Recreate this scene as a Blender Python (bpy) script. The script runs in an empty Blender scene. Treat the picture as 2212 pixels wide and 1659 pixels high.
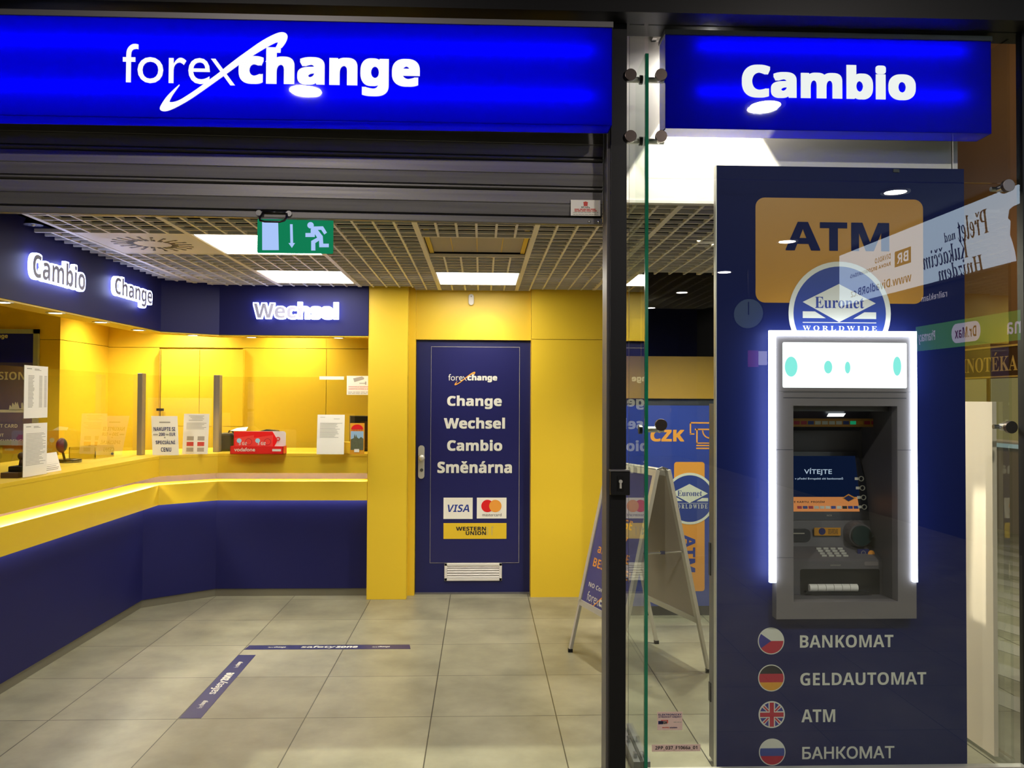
import bpy, math, random
from mathutils import Vector, Matrix
random.seed(7)
sc = bpy.context.scene
COL = sc.collection
# ------------------------------------------------------------------ camera
W, H, F = 2212.0, 1659.0, 1790.0
EYE = Vector((0, 0, 1.555))
VPX, VPY, ROLL = 1040.0, 862.0, 0.0045
_xr, _yu = VPX - W/2, -(VPY - H/2)
_c, _s = math.cos(ROLL), math.sin(ROLL)
_x1, _y1 = _c*_xr - _s*_yu, _s*_xr + _c*_yu
TH = math.atan(-_x1/F)
PH = math.atan(-_y1*math.cos(TH)/F)
FW = Vector((math.sin(TH)*math.cos(PH), math.cos(TH)*math.cos(PH), math.sin(PH)))
R0 = Vector((math.cos(TH), -math.sin(TH), 0))
U0 = R0.cross(FW)
RT, UP = R0*_c + U0*_s, U0*_c - R0*_s
cam = bpy.data.cameras.new('camera')
cam.sensor_fit = 'HORIZONTAL'; cam.sensor_width = 36.0; cam.lens = F/W*36.0
cam.clip_start = 0.05; cam.clip_end = 100
camo = bpy.data.objects.new('camera', cam); COL.objects.link(camo)
camo.matrix_world = Matrix(((RT.x, UP.x, -FW.x, EYE.x), (RT.y, UP.y, -FW.y, EYE.y), (RT.z, UP.z, -FW.z, EYE.z), (0, 0, 0, 1)))
sc.camera = camo
def ray(px, py): return FW*F + RT*(px - W/2) - UP*(py - H/2)
def atY(px, py, Y): d = ray(px, py); return EYE + d*(Y/d.y)
def atX(px, py, X): d = ray(px, py); return EYE + d*(X/d.x)
def atZ(px, py, Z): d = ray(px, py); return EYE + d*((Z - EYE.z)/d.z)
# ------------------------------------------------------------------ world, exposure
wd = bpy.data.worlds.new('world'); sc.world = wd; wd.use_nodes = True
wd.node_tree.nodes['Background'].inputs[0].default_value = (0.55, 0.6, 0.75, 1)
wd.node_tree.nodes['Background'].inputs[1].default_value = 0.012
sc.view_settings.view_transform = 'Standard'; sc.view_settings.look = 'None'
sc.view_settings.exposure = 0.0; sc.view_settings.gamma = 1.0; sc.view_settings.use_curve_mapping = False
sc.cycles.use_denoising = True
sc.cycles.max_bounces = 9; sc.cycles.diffuse_bounces = 4; sc.cycles.glossy_bounces = 5
sc.cycles.transmission_bounces = 6; sc.cycles.transparent_max_bounces = 16
sc.cycles.sample_clamp_indirect = 6.0; sc.cycles.caustics_reflective = False; sc.cycles.caustics_refractive = False
def light(name, kind, loc, power, col=(1, 1, 1), size=0.1, target=None, angle=100, blend=1.0, size_y=None):
    l = bpy.data.lights.new(name, kind); l.energy = power; l.color = col
    if kind == 'SPOT': l.spot_size = math.radians(angle); l.spot_blend = blend; l.shadow_soft_size = size
    elif kind == 'AREA':
        l.size = size
        if size_y: l.shape = 'RECTANGLE'; l.size_y = size_y
    else: l.shadow_soft_size = size
    o = bpy.data.objects.new(name, l); o.location = loc; COL.objects.link(o)
    if target is not None: o.rotation_euler = (Vector(target) - Vector(loc)).to_track_quat('-Z', 'Y').to_euler()
    return o
WARM = (1.0, 0.92, 0.76)
WARM2 = (1.0, 0.88, 0.66)
# downlights above the office desks (behind the navy fascia) and over the door
for x, y, z, p in ((-1.66, 7.20, 2.33, 60), (-2.55, 7.20, 2.33, 80), (-2.98, 6.85, 2.33, 55), (-2.9, 5.6, 2.33, 40), (-3.7, 5.4, 2.33, 28)):
    light('office_spot', 'SPOT', (x, y, z), p, WARM, 0.05, (x, y + (0.12 if y > 6.5 else 0), 0), 140, 1.0)
light('door_spot', 'SPOT', (0.05, 6.38, 2.40), 9, WARM, 0.05, (0.03, 6.6, 1.6), 95, 1.0)
# lamp in the niche between facade glass and white bulkhead, then added fills
light('niche_spot', 'SPOT', (0.99, 3.562, 3.10), 420, WARM, 0.010, (0.99, 3.562, 0), 66, 0.06)
light('niche_fill', 'SPOT', (0.99, 3.556, 3.115), 30, (1, 0.93, 0.88), 0.02, (0.99, 3.556, 0), 176, 0.5)  # added wide fill at the niche lamp, lifts the bulkhead outside its cone
light('rear_fill', 'SPOT', (1.05, 4.95, 2.40), 120, WARM, 0.04, (1.3, 4.6, 0), 150, 0.6)  # added fill without fixture, brightens the floor behind the panel
light('rear_fill', 'SPOT', (1.2, 4.55, 2.41), 60, WARM, 0.06, (2.22, 3.6, 0.9), 120, 0.8)  # unseen fill added for the cream side board
light('rear_fill', 'SPOT', (1.65, 4.5, 2.40), 70, WARM, 0.04, (1.6, 4.8, 0), 140, 0.6)  # unseen fill added to brighten the kiosk
# hall downlights in front of the shop, then passage fills
HALL = [(4.42, -1.91), (4.29, -4.71), (4.23, -7.53), (4.16, -10.3), (4.09, -13.2), (-1.29, 0.50), (2.14, 0.60)]
for x, y in HALL:
    near = y > 0
    l_ = light('hall_light', 'AREA', (x, y, 3.789), 80 if near else 32, (1.0, 0.9, 0.82), 0.22, (x, y, 0)); l_.data.shape = 'DISK'
light('passage_fill', 'SPOT', (5.0, 9.6, 3.6), 90, (1, 0.72, 0.38), 0.15, (7.0, 11.2, 2.2), 110, 0.8)  # unseen fill added to light the brown shop front
light('passage_fill', 'SPOT', (4.2, 10.0, 6.6), 170, (1, 0.74, 0.52), 0.3, (7.0, 11.0, 3.5), 130, 1.0)  # second unseen fill, added for the wall above the wine sign
light('passage_fill', 'SPOT', (3.9, 6.0, 3.8), 380, (1, 0.9, 0.7), 0.15, (3.9, 6.4, 0), 130, 0.8)  # unseen fill added over the passage floor
# ------------------------------------------------------------------ materials
def lin(c): 
    c = c/255.0
    return c/12.92 if c <= 0.04045 else ((c + 0.055)/1.055)**2.4
def S(r, g, b): return (lin(r), lin(g), lin(b), 1.0)
def newmat(name):
    m = bpy.data.materials.new(name); m.use_nodes = True
    nt = m.node_tree; nt.nodes.clear()
    out = nt.nodes.new('ShaderNodeOutputMaterial')
    return m, nt, out
def pbr(name, col, rough=0.5, metal=0.0, spec=0.5, var=0.0, scale=6.0, bump=0.0, coat=0.0):
    m, nt, out = newmat(name)
    b = nt.nodes.new('ShaderNodeBsdfPrincipled')
    b.inputs['Roughness'].default_value = rough; b.inputs['Metallic'].default_value = metal
    b.inputs['Specular IOR Level'].default_value = spec; b.inputs['Coat Weight'].default_value = coat
    b.inputs['Base Color'].default_value = col
    if var or bump:
        tc = nt.nodes.new('ShaderNodeTexCoord'); n = nt.nodes.new('ShaderNodeTexNoise')
        n.inputs['Scale'].default_value = scale; n.inputs['Detail'].default_value = 4
        nt.links.new(tc.outputs['Object'], n.inputs['Vector'])
        if var:
            mx = nt.nodes.new('ShaderNodeMix'); mx.data_type = 'RGBA'
            mx.inputs['A'].default_value = tuple(v*(1 - var) for v in col[:3]) + (1,)
            mx.inputs['B'].default_value = tuple(min(1, v*(1 + var)) for v in col[:3]) + (1,)
            nt.links.new(n.outputs['Fac'], mx.inputs['Factor']); nt.links.new(mx.outputs['Result'], b.inputs['Base Color'])
        if bump:
            bp = nt.nodes.new('ShaderNodeBump'); bp.inputs['Strength'].default_value = bump; bp.inputs['Distance'].default_value = 0.002
            nt.links.new(n.outputs['Fac'], bp.inputs['Height']); nt.links.new(bp.outputs['Normal'], b.inputs['Normal'])
    nt.links.new(b.outputs[0], out.inputs[0])
    return m
def emit(name, col, strength):
    m, nt, out = newmat(name)
    e = nt.nodes.new('ShaderNodeEmission'); e.inputs[0].default_value = col; e.inputs[1].default_value = strength
    nt.links.new(e.outputs[0], out.inputs[0]); return m
def glass(name, tint=(1, 1, 1, 1), ior=1.5, boost=1.0):
    m, nt, out = newmat(name)
    t = nt.nodes.new('ShaderNodeBsdfTransparent'); t.inputs[0].default_value = tint
    g = nt.nodes.new('ShaderNodeBsdfGlossy'); g.inputs['Roughness'].default_value = 0.0; g.inputs[0].default_value = (1, 1, 1, 1)
    f = nt.nodes.new('ShaderNodeFresnel'); f.inputs[0].default_value = ior
    geo = nt.nodes.new('ShaderNodeNewGeometry')
    mul = nt.nodes.new('ShaderNodeMath'); mul.operation = 'MULTIPLY'; mul.inputs[1].default_value = boost; mul.use_clamp = True
    inv = nt.nodes.new('ShaderNodeMath'); inv.operation = 'SUBTRACT'; inv.inputs[0].default_value = 1.0
    nt.links.new(geo.outputs['Backfacing'], inv.inputs[1])
    m2 = nt.nodes.new('ShaderNodeMath'); m2.operation = 'MULTIPLY'
    nt.links.new(f.outputs[0], mul.inputs[0]); nt.links.new(mul.outputs[0], m2.inputs[0]); nt.links.new(inv.outputs[0], m2.inputs[1])
    mx = nt.nodes.new('ShaderNodeMixShader')
    nt.links.new(m2.outputs[0], mx.inputs[0]); nt.links.new(t.outputs[0], mx.inputs[1]); nt.links.new(g.outputs[0], mx.inputs[2])
    nt.links.new(mx.outputs[0], out.inputs[0]); return m
def acrylic(name, col, gloss=1.0):
    # translucent lightbox face with a shiny front
    m, nt, out = newmat(name)
    t = nt.nodes.new('ShaderNodeBsdfTranslucent'); t.inputs[0].default_value = col
    d = nt.nodes.new('ShaderNodeBsdfDiffuse'); d.inputs[0].default_value = col
    g = nt.nodes.new('ShaderNodeBsdfGlossy'); g.inputs['Roughness'].default_value = 0.02
    f = nt.nodes.new('ShaderNodeFresnel'); f.inputs[0].default_value = 1.45
    a = nt.nodes.new('ShaderNodeMixShader'); a.inputs[0].default_value = 0.35
    b = nt.nodes.new('ShaderNodeMixShader')
    nt.links.new(t.outputs[0], a.inputs[1]); nt.links.new(d.outputs[0], a.inputs[2])
    nt.links.new(f.outputs[0], b.inputs[0]); nt.links.new(a.outputs[0], b.inputs[1]); nt.links.new(g.outputs[0], b.inputs[2])
    nt.links.new(b.outputs[0], out.inputs[0]); return m
def floor_mat(name, ox, oy, wx, wy, c1, c2, cm):
    m, nt, out = newmat(name)
    tc = nt.nodes.new('ShaderNodeTexCoord'); mp = nt.nodes.new('ShaderNodeMapping')
    mp.inputs['Location'].default_value = (-ox, -oy, 0)
    br = nt.nodes.new('ShaderNodeTexBrick'); br.offset = 0.0; br.squash = 1.0
    br.inputs['Scale'].default_value = 1.0; br.inputs['Brick Width'].default_value = wx; br.inputs['Row Height'].default_value = wy
    br.inputs['Mortar Size'].default_value = 0.0028; br.inputs['Mortar Smooth'].default_value = 0.1; br.inputs['Bias'].default_value = 0.0
    br.inputs['Color1'].default_value = c1; br.inputs['Color2'].default_value = c2; br.inputs['Mortar'].default_value = cm
    n = nt.nodes.new('ShaderNodeTexNoise'); n.inputs['Scale'].default_value = 2.6; n.inputs['Detail'].default_value = 5; n.inputs['Roughness'].default_value = 0.6
    r = nt.nodes.new('ShaderNodeMapRange'); r.inputs['From Min'].default_value = 0.3; r.inputs['From Max'].default_value = 0.7
    r.inputs['To Min'].default_value = 0.68; r.inputs['To Max'].default_value = 1.22
    mul = nt.nodes.new('ShaderNodeMix'); mul.data_type = 'RGBA'; mul.blend_type = 'MULTIPLY'; mul.inputs['Factor'].default_value = 1.0
    b = nt.nodes.new('ShaderNodeBsdfPrincipled'); b.inputs['Roughness'].default_value = 0.36; b.inputs['Specular IOR Level'].default_value = 0.45
    nt.links.new(tc.outputs['Object'], mp.inputs[0]); nt.links.new(mp.outputs[0], br.inputs['Vector']); nt.links.new(tc.outputs['Object'], n.inputs['Vector'])
    nt.links.new(n.outputs['Fac'], r.inputs['Value']); nt.links.new(br.outputs['Color'], mul.inputs['A']); nt.links.new(r.outputs[0], mul.inputs['B'])
    nt.links.new(mul.outputs['Result'], b.inputs['Base Color']); nt.links.new(b.outputs[0], out.inputs[0]); return m
def brushed(name, col, rough, sx, sy, sz):
    m, nt, out = newmat(name)
    tc = nt.nodes.new('ShaderNodeTexCoord'); mp = nt.nodes.new('ShaderNodeMapping'); mp.inputs['Scale'].default_value = (sx, sy, sz)
    n = nt.nodes.new('ShaderNodeTexNoise'); n.inputs['Scale'].default_value = 1.0; n.inputs['Detail'].default_value = 6
    b = nt.nodes.new('ShaderNodeBsdfPrincipled'); b.inputs['Metallic'].default_value = 0.45
    r = nt.nodes.new('ShaderNodeMapRange'); r.inputs['To Min'].default_value = rough*0.7; r.inputs['To Max'].default_value = rough*1.4
    mx = nt.nodes.new('ShaderNodeMix'); mx.data_type = 'RGBA'
    mx.inputs['A'].default_value = tuple(v*0.6 for v in col[:3]) + (1,); mx.inputs['B'].default_value = tuple(min(1, v*1.35) for v in col[:3]) + (1,)
    nt.links.new(tc.outputs['Object'], mp.inputs[0]); nt.links.new(mp.outputs[0], n.inputs['Vector']); nt.links.new(n.outputs['Fac'], mx.inputs['Factor'])
    nt.links.new(n.outputs['Fac'], r.inputs['Value']); nt.links.new(r.outputs[0], b.inputs['Roughness'])
    nt.links.new(mx.outputs['Result'], b.inputs['Base Color']); nt.links.new(b.outputs[0], out.inputs[0]); return m
M = {}
M['yellow'] = pbr('yellow laminate', S(229, 193, 45), 0.42, var=0.03, scale=1.5)
M['navy'] = pbr('navy laminate', S(29, 30, 82), 0.5, spec=0.2, var=0.05, scale=2)
M['navydoor'] = pbr('navy door paint', S(22, 26, 84), 0.4)
M['navyprint'] = pbr('navy printed film', S(33, 34, 90), 0.3)
M['floor'] = floor_mat('grey stone tiles', -0.237, 4.095, 0.612, 0.60, S(134, 131, 110), S(147, 144, 123), S(60, 58, 46))
M['white'] = pbr('white paint', S(226, 222, 216), 0.5)
M['whiteprint'] = pbr('white print', S(222, 221, 210), 0.5)
M['paper'] = pbr('white paper', S(238, 234, 222), 0.6)
M['inkgrey'] = pbr('grey ink', S(165, 160, 150), 0.6)
M['inkblack'] = pbr('black ink', S(30, 30, 36), 0.6)
M['inkred'] = pbr('red ink', S(205, 70, 60), 0.6)
M['inkblue'] = pbr('dark blue ink', S(28, 34, 96), 0.6)
M['cream'] = pbr('cream board', S(225, 212, 190), 0.45)
M['black'] = pbr('black powder coat', S(15, 15, 17), 0.45, spec=0.3)
M['blackgloss'] = pbr('black plastic', S(12, 12, 14), 0.3)
M['dark'] = pbr('dark slab', S(24, 24, 26), 0.8)
M['grid'] = pbr('white enamelled grid', S(232, 226, 214), 0.45)
M['steel'] = pbr('polished steel', S(190, 190, 190), 0.22, 1.0)
M['button'] = pbr('brushed button steel', S(104, 94, 90), 0.28, 1.0)
M['alu'] = pbr('brushed aluminium', S(205, 203, 195), 0.38, 0.45)
M['aludull'] = pbr('dull aluminium trim', S(120, 118, 120), 0.45, 0.6)
M['shutter'] = brushed('weathered steel slats', S(112, 110, 108), 0.42, 1.2, 60, 60)
M['plinth'] = pbr('brushed plinth strip', S(118, 114, 98), 0.45, 0.3)
M['recess'] = pbr('grey recess strip', S(70, 62, 88), 0.5)
M['postmetal'] = brushed('brushed steel posts', S(150, 140, 125), 0.35, 40, 40, 1.5)
M['glass'] = glass('facade glass', (0.96, 0.985, 0.97, 1), 1.5, 1.8)
M['finglass'] = glass('fin glass', (0.92, 0.96, 0.93, 1))
M['screen'] = glass('counter glass', (0.93, 0.95, 0.90, 1), 1.5, 1.3)
M['finedge'] = pbr('green glass edge', S(20, 110, 80), 0.15, var=0.5, scale=5)
M['acrylic'] = glass('clear acrylic', (0.97, 0.97, 0.95, 1), 1.4)
M['bluelit'] = acrylic('blue lightbox face', (0.004, 0.004, 0.80, 1))
M['bluebox'] = pbr('blue sign case', S(24, 24, 120), 0.35)
M['tube'] = emit('fluorescent tube', (0.85, 0.92, 1, 1), 78)
M['litwhite'] = emit('lit white lettering', (1, 1, 1, 1), 1.0)
M['halo'] = emit('led letter body', (0.50, 0.56, 1, 1), 9.0)
M['letterface'] = pbr('grey letter face', S(150, 150, 175), 0.4)
M['panel'] = emit('ceiling light diffuser', (1, 0.95, 0.82, 1), 17)
M['downlight'] = emit('downlight lens', (1, 0.9, 0.72, 1), 7)
M['halllight'] = emit('hall downlight lens', (1, 0.86, 0.66, 1), 12)
M['led'] = emit('warm led strip', (1, 0.93, 0.70, 1), 95)
M['ledcool'] = emit('cool led strip', (0.8, 0.84, 1, 1), 26.0)
M['atmlight'] = emit('white light frame', (0.80, 0.86, 1, 1), 14)
M['topper'] = emit('white lit display', (0.97, 1, 1, 1), 1.5)
M['cyan'] = emit('cyan display patch', (0.28, 0.95, 0.86, 1), 1.0)
M['atmnavy'] = pbr('navy gloss panel', S(17, 27, 84), 0.5, spec=0.12)
M['orange'] = pbr('orange print', S(194, 136, 32), 0.4)
M['orangeprint'] = pbr('orange lettering', S(236, 158, 60), 0.45)
M['logoblue'] = pbr('logo blue', S(38, 62, 148), 0.35)
M['atmgrey'] = pbr('warm grey casing', S(118, 112, 114), 0.45)
M['atmdark'] = pbr('dark grey casing', S(92, 89, 94), 0.45)
M['atmdeep'] = pbr('charcoal casing', S(46, 48, 58), 0.35)
M['screenblue'] = emit('navy screen', (0.003, 0.008, 0.030, 1), 1.0)
M['screentext'] = emit('screen lettering', (0.45, 0.55, 0.70, 1), 1.0)
M['screenorange'] = emit('orange screen band', (0.50, 0.18, 0.055, 1), 1.0)
M['red'] = pbr('red card', S(222, 32, 34), 0.35)
M['packred'] = pbr('bright red pack', S(238, 72, 66), 0.3)
M['flagred'] = pbr('flag red', S(190, 32, 58), 0.4)
M['flagblue'] = pbr('flag blue', S(44, 44, 140), 0.4)
M['flaggold'] = pbr('flag gold', S(226, 160, 40), 0.4)
M['flagblack'] = pbr('flag black', S(30, 28, 30), 0.4)
M['green'] = emit('green exit film', (0.006, 0.20, 0.085, 1), 1.0)
M['exitwhite'] = emit('frosted exit pictogram', (0.40, 0.56, 0.95, 1), 1.0)
M['kioskblue'] = pbr('blue kiosk board', S(44, 66, 160), 0.35)
M['olive'] = pbr('ochre kiosk header', S(170, 130, 40), 0.5)
M['tan'] = pbr('grey beige backing', S(170, 160, 145), 0.6)
M['postergrey'] = pbr('slate purple print', S(72, 70, 132), 0.5)
M['posterframe'] = pbr('grey green frame', S(158, 166, 160), 0.5)
M['posternavy'] = pbr('navy poster print', S(26, 36, 168), 0.6, spec=0.2)
M['wine'] = pbr('brown shop fascia', S(128, 94, 58), 0.6, var=0.15, scale=1)
M['winedark'] = pbr('dark brown sign board', S(84, 60, 34), 0.5)
M['gold'] = pbr('gold lettering', S(230, 196, 110), 0.4)
M['winewin'] = emit('lit shop window', (0.34, 0.27, 0.10, 1), 0.55)
M['shelf'] = emit('lit counter front', (0.5, 0.62, 0.58, 1), 0.45)
M['banner'] = emit('lit banner film', (0.62, 0.78, 0.95, 1), 4.6)
M['bannerink'] = pbr('brown banner ink', S(60, 40, 30), 0.6)
M['pharmacy'] = emit('green lit fascia', (0.18, 0.62, 0.10, 1), 1.5)
M['pharmwhite'] = emit('white lit plate', (0.9, 0.85, 1, 1), 2.6)
M['magenta'] = emit('magenta lit sign', (0.7, 0.08, 0.5, 1), 1.0)
M['clock'] = emit('lit clock dial', (0.35, 0.5, 0.5, 1), 0.9)
# ------------------------------------------------------------------ builders
def tag(o, label=None, cat=None, group=None, kind=None):
    if label: o['label'] = label
    if cat: o['category'] = cat
    if group: o['group'] = group
    if kind: o['kind'] = kind
    return o
def thing(name, label, cat, loc=(0, 0, 0), group=None):
    o = bpy.data.objects.new(name, None); o.empty_display_size = 0.1; o.location = loc; COL.objects.link(o)
    return tag(o, label, cat, group)
class MB:
    def __init__(s): s.v = []; s.f = []
    def add(s, vs, fs):
        n = len(s.v); s.v += [tuple(v) for v in vs]; s.f += [tuple(i + n for i in f) for f in fs]; return s
    def box(s, x0, x1, y0, y1, z0, z1):
        if x0 > x1: x0, x1 = x1, x0
        if y0 > y1: y0, y1 = y1, y0
        if z0 > z1: z0, z1 = z1, z0
        return s.add([(x0, y0, z0), (x1, y0, z0), (x1, y1, z0), (x0, y1, z0), (x0, y0, z1), (x1, y0, z1), (x1, y1, z1), (x0, y1, z1)],
                     [(0, 3, 2, 1), (4, 5, 6, 7), (0, 1, 5, 4), (1, 2, 6, 5), (2, 3, 7, 6), (3, 0, 4, 7)])
    def prism(s, pts, d):
        # planar polygon (3-D points) swept along vector d
        n = len(pts); d = Vector(d)
        a = [Vector(p) for p in pts]; b = [p + d for p in a]
        nrm = Vector((0, 0, 0))
        for i in range(n): nrm += a[i].cross(a[(i + 1) % n])
        if nrm.dot(d) > 0: a.reverse(); b.reverse()
        fs = [tuple(range(n)), tuple(range(2*n - 1, n - 1, -1))]
        for i in range(n):
            j = (i + 1) % n; fs.append((j, i, n + i, n + j))
        return s.add(a + b, fs)
    def cyl(s, p0, p1, r, n=20, r1=None):
        p0, p1 = Vector(p0), Vector(p1); ax = (p1 - p0).normalized()
        u = ax.orthogonal().normalized(); w = ax.cross(u); r1 = r if r1 is None else r1
        vs = []
        for p, rr in ((p0, r), (p1, r1)):
            for i in range(n):
                t = 2*math.pi*i/n; vs.append(p + u*math.cos(t)*rr + w*math.sin(t)*rr)
        fs = [tuple(range(n - 1, -1, -1)), tuple(range(n, 2*n))]
        for i in range(n):
            j = (i + 1) % n; fs.append((i, j, n + j, n + i))
        return s.add(vs, fs)
    def ring(s, c, nrm, ro, ri, t, n=40):
        # flat annulus of thickness t along nrm
        c, nrm = Vector(c), Vector(nrm).normalized(); u = nrm.orthogonal().normalized(); w = nrm.cross(u)
        vs = []
        for r, h in ((ro, 0), (ro, t), (ri, t), (ri, 0)):
            for i in range(n):
                a = 2*math.pi*i/n; vs.append(c + (u*math.cos(a) + w*math.sin(a))*r + nrm*h)
        fs = []
        for k in range(4):
            for i in range(n):
                j = (i + 1) % n; k2 = (k + 1) % 4
                fs.append((k*n + i, k*n + j, k2*n + j, k2*n + i))
        return s.add(vs, fs)
    def tube(s, pts, r, n=8):
        pts = [Vector(p) for p in pts]
        vs = []; fs = []
        prev = None
        for k, p in enumerate(pts):
            d = (pts[min(k + 1, len(pts) - 1)] - pts[max(k - 1, 0)]).normalized()
            u = d.orthogonal().normalized() if prev is None else (prev - d*prev.dot(d)).normalized()
            prev = u; w = d.cross(u)
            for i in range(n):
                a = 2*math.pi*i/n; vs.append(p + (u*math.cos(a) + w*math.sin(a))*r)
        for k in range(len(pts) - 1):
            for i in range(n):
                j = (i + 1) % n; fs.append((k*n + i, k*n + j, (k + 1)*n + j, (k + 1)*n + i))
        fs += [tuple(range(n - 1, -1, -1)), tuple(range((len(pts) - 1)*n, len(pts)*n))]
        return s.add(vs, fs)
    def sphere(s, c, r, n=16, m=10, sx=1, sy=1, sz=1):
        c = Vector(c); vs = []; fs = []
        for i in range(1, m):
            a = math.pi*i/m
            for j in range(n):
                b = 2*math.pi*j/n
                vs.append(c + Vector((r*sx*math.sin(a)*math.cos(b), r*sy*math.sin(a)*math.sin(b), r*sz*math.cos(a))))
        top = len(vs); vs += [c + Vector((0, 0, r*sz)), c - Vector((0, 0, r*sz))]
        for i in range(m - 2):
            for j in range(n):
                k = (j + 1) % n; fs.append((i*n + j, (i + 1)*n + j, (i + 1)*n + k, i*n + k))
        for j in range(n):
            k = (j + 1) % n; fs.append((top, j, k)); fs.append((top + 1, (m - 2)*n + k, (m - 2)*n + j))
        return s.add(vs, fs)
    def build(s, name, mat, parent=None, smooth=False, bevel=0.0):
        me = bpy.data.meshes.new(name)
        off = Vector((0, 0, 0))
        if parent is not None:
            q_ = parent
            while q_ is not None: off = off + Vector(q_.location); q_ = q_.parent
        me.from_pydata([tuple(Vector(v) - off) for v in s.v], [], s.f); me.update()
        me.materials.append(mat)
        o = bpy.data.objects.new(name, me); COL.objects.link(o)
        if parent is not None: o.parent = parent
        if smooth:
            for p in me.polygons: p.use_smooth = True
        if bevel:
            b = o.modifiers.new('edge', 'BEVEL'); b.width = bevel; b.segments = 2; b.limit_method = 'ANGLE'
        return o
def structure(name, mb, mat, label=None, cat=None, bevel=0.0, parent=None):
    o = mb.build(name, mat, parent, bevel=bevel)
    if parent is None: o['kind'] = 'structure'
    if label: o['label'] = label
    if cat and parent is None: o['category'] = cat
    return o
def part(name, mb, mat, parent, label=None, smooth=False, bevel=0.0):
    o = mb.build(name, mat, parent, smooth, bevel)
    if label: o['label'] = label
    return o
def single(name, mb, mat, label, cat, group=None, smooth=False, bevel=0.0):
    o = mb.build(name, mat, None, smooth, bevel); return tag(o, label, cat, group)
def dup(root, loc, label=None, group=None):
    r = root.copy(); COL.objects.link(r); r.location = loc
    if label: r['label'] = label
    if group: r['group'] = group
    for ch in list(root.children):
        c = ch.copy(); COL.objects.link(c); c.parent = r
        for g in list(ch.children):
            d = g.copy(); COL.objects.link(d); d.parent = c
    return r
# planes: (origin-free) frames given as right, up, out
FRONT = (Vector((1, 0, 0)), Vector((0, 0, 1)), Vector((0, -1, 0)))      # faces the camera
LEFTW = (Vector((0, 1, 0)), Vector((0, 0, 1)), Vector((1, 0, 0)))       # faces +X
RIGHTW = (Vector((0, -1, 0)), Vector((0, 0, 1)), Vector((-1, 0, 0)))    # faces -X
def rect(px0, py0, px1, py1, Y):
    a = atY((px0 + px1)/2, (py0 + py1)/2, Y)
    x0 = atY(px0, (py0 + py1)/2, Y).x; x1 = atY(px1, (py0 + py1)/2, Y).x
    z1 = atY((px0 + px1)/2, py0, Y).z; z0 = atY((px0 + px1)/2, py1, Y).z
    return x0, x1, z0, z1
def fbox(px0, py0, px1, py1, Y, t, mb=None):
    x0, x1, z0, z1 = rect(px0, py0, px1, py1, Y)
    return (mb or MB()).box(x0, x1, Y, Y + t, z0, z1)
def rrect(x0, x1, z0, z1, r, n=6):
    pts = []
    for cx, cz, a0 in ((x1 - r, z1 - r, 0), (x0 + r, z1 - r, 90), (x0 + r, z0 + r, 180), (x1 - r, z0 + r, 270)):
        for i in range(n + 1):
            a = math.radians(a0 + 90*i/n); pts.append((cx + r*math.cos(a), cz + r*math.sin(a)))
    return pts
def fpoly(pts, y, t, mb=None):
    # polygon in (x, z) at depth y, t thick towards the back
    return (mb or MB()).prism([(p[0], y, p[1]) for p in pts], (0, t, 0))
def chaikin(p, k=1):
    for _ in range(k):
        q = []
        for i in range(len(p)):
            a, b = p[i], p[(i + 1) % len(p)]
            q += [(a[0]*.75 + b[0]*.25, a[1]*.75 + b[1]*.25), (a[0]*.25 + b[0]*.75, a[1]*.25 + b[1]*.75)]
        p = q
    return p
# ------------------------------------------------------------------ lettering
MARK = {'á': ('a', 'acute'), 'Á': ('A', 'acute'), 'é': ('e', 'acute'), 'É': ('E', 'acute'), 'í': ('i', None), 'Í': ('I', 'acute'), 'ý': ('y', 'acute'), 'Ý': ('Y', 'acute'),
        'ě': ('e', 'caron'), 'ř': ('r', 'caron'), 'Ř': ('R', 'caron'), 'ž': ('z', 'caron'), 'Ž': ('Z', 'caron'), 'č': ('c', 'caron'), 'Č': ('C', 'caron'), 'š': ('s', 'caron'), 'Š': ('S', 'caron'), 'ů': ('u', 'ring')}
def stylise(s, style):
    if style == 'r': return s
    base = {'b': (0x1D5D4, 0x1D5EE, 0x1D7EC), 's': (0x1D400, 0x1D41A, 0x1D7CE), 'i': (0x1D468, 0x1D482, 0x1D7CE)}[style]
    o = ''
    for ch in s:
        if 'A' <= ch <= 'Z': o += chr(base[0] + ord(ch) - 65)
        elif 'a' <= ch <= 'z': o += chr(base[1] + ord(ch) - 97)
        elif '0' <= ch <= '9': o += chr(base[2] + ord(ch) - 48)
        else: o += ch
    return o
_cache = {}
def raw_text(s):
    if s in _cache: return _cache[s]
    c = bpy.data.curves.new('lettering', 'FONT'); c.body = s; c.size = 1.0; c.resolution_u = 4
    ob = bpy.data.objects.new('lettering', c)
    me = bpy.data.meshes.new_from_object(ob)
    vs = [(v.co.x, v.co.y) for v in me.vertices]; fs = [tuple(p.vertices) for p in me.polygons]
    bpy.data.objects.remove(ob); bpy.data.curves.remove(c); bpy.data.meshes.remove(me)
    _cache[s] = (vs, fs); return _cache[s]
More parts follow.
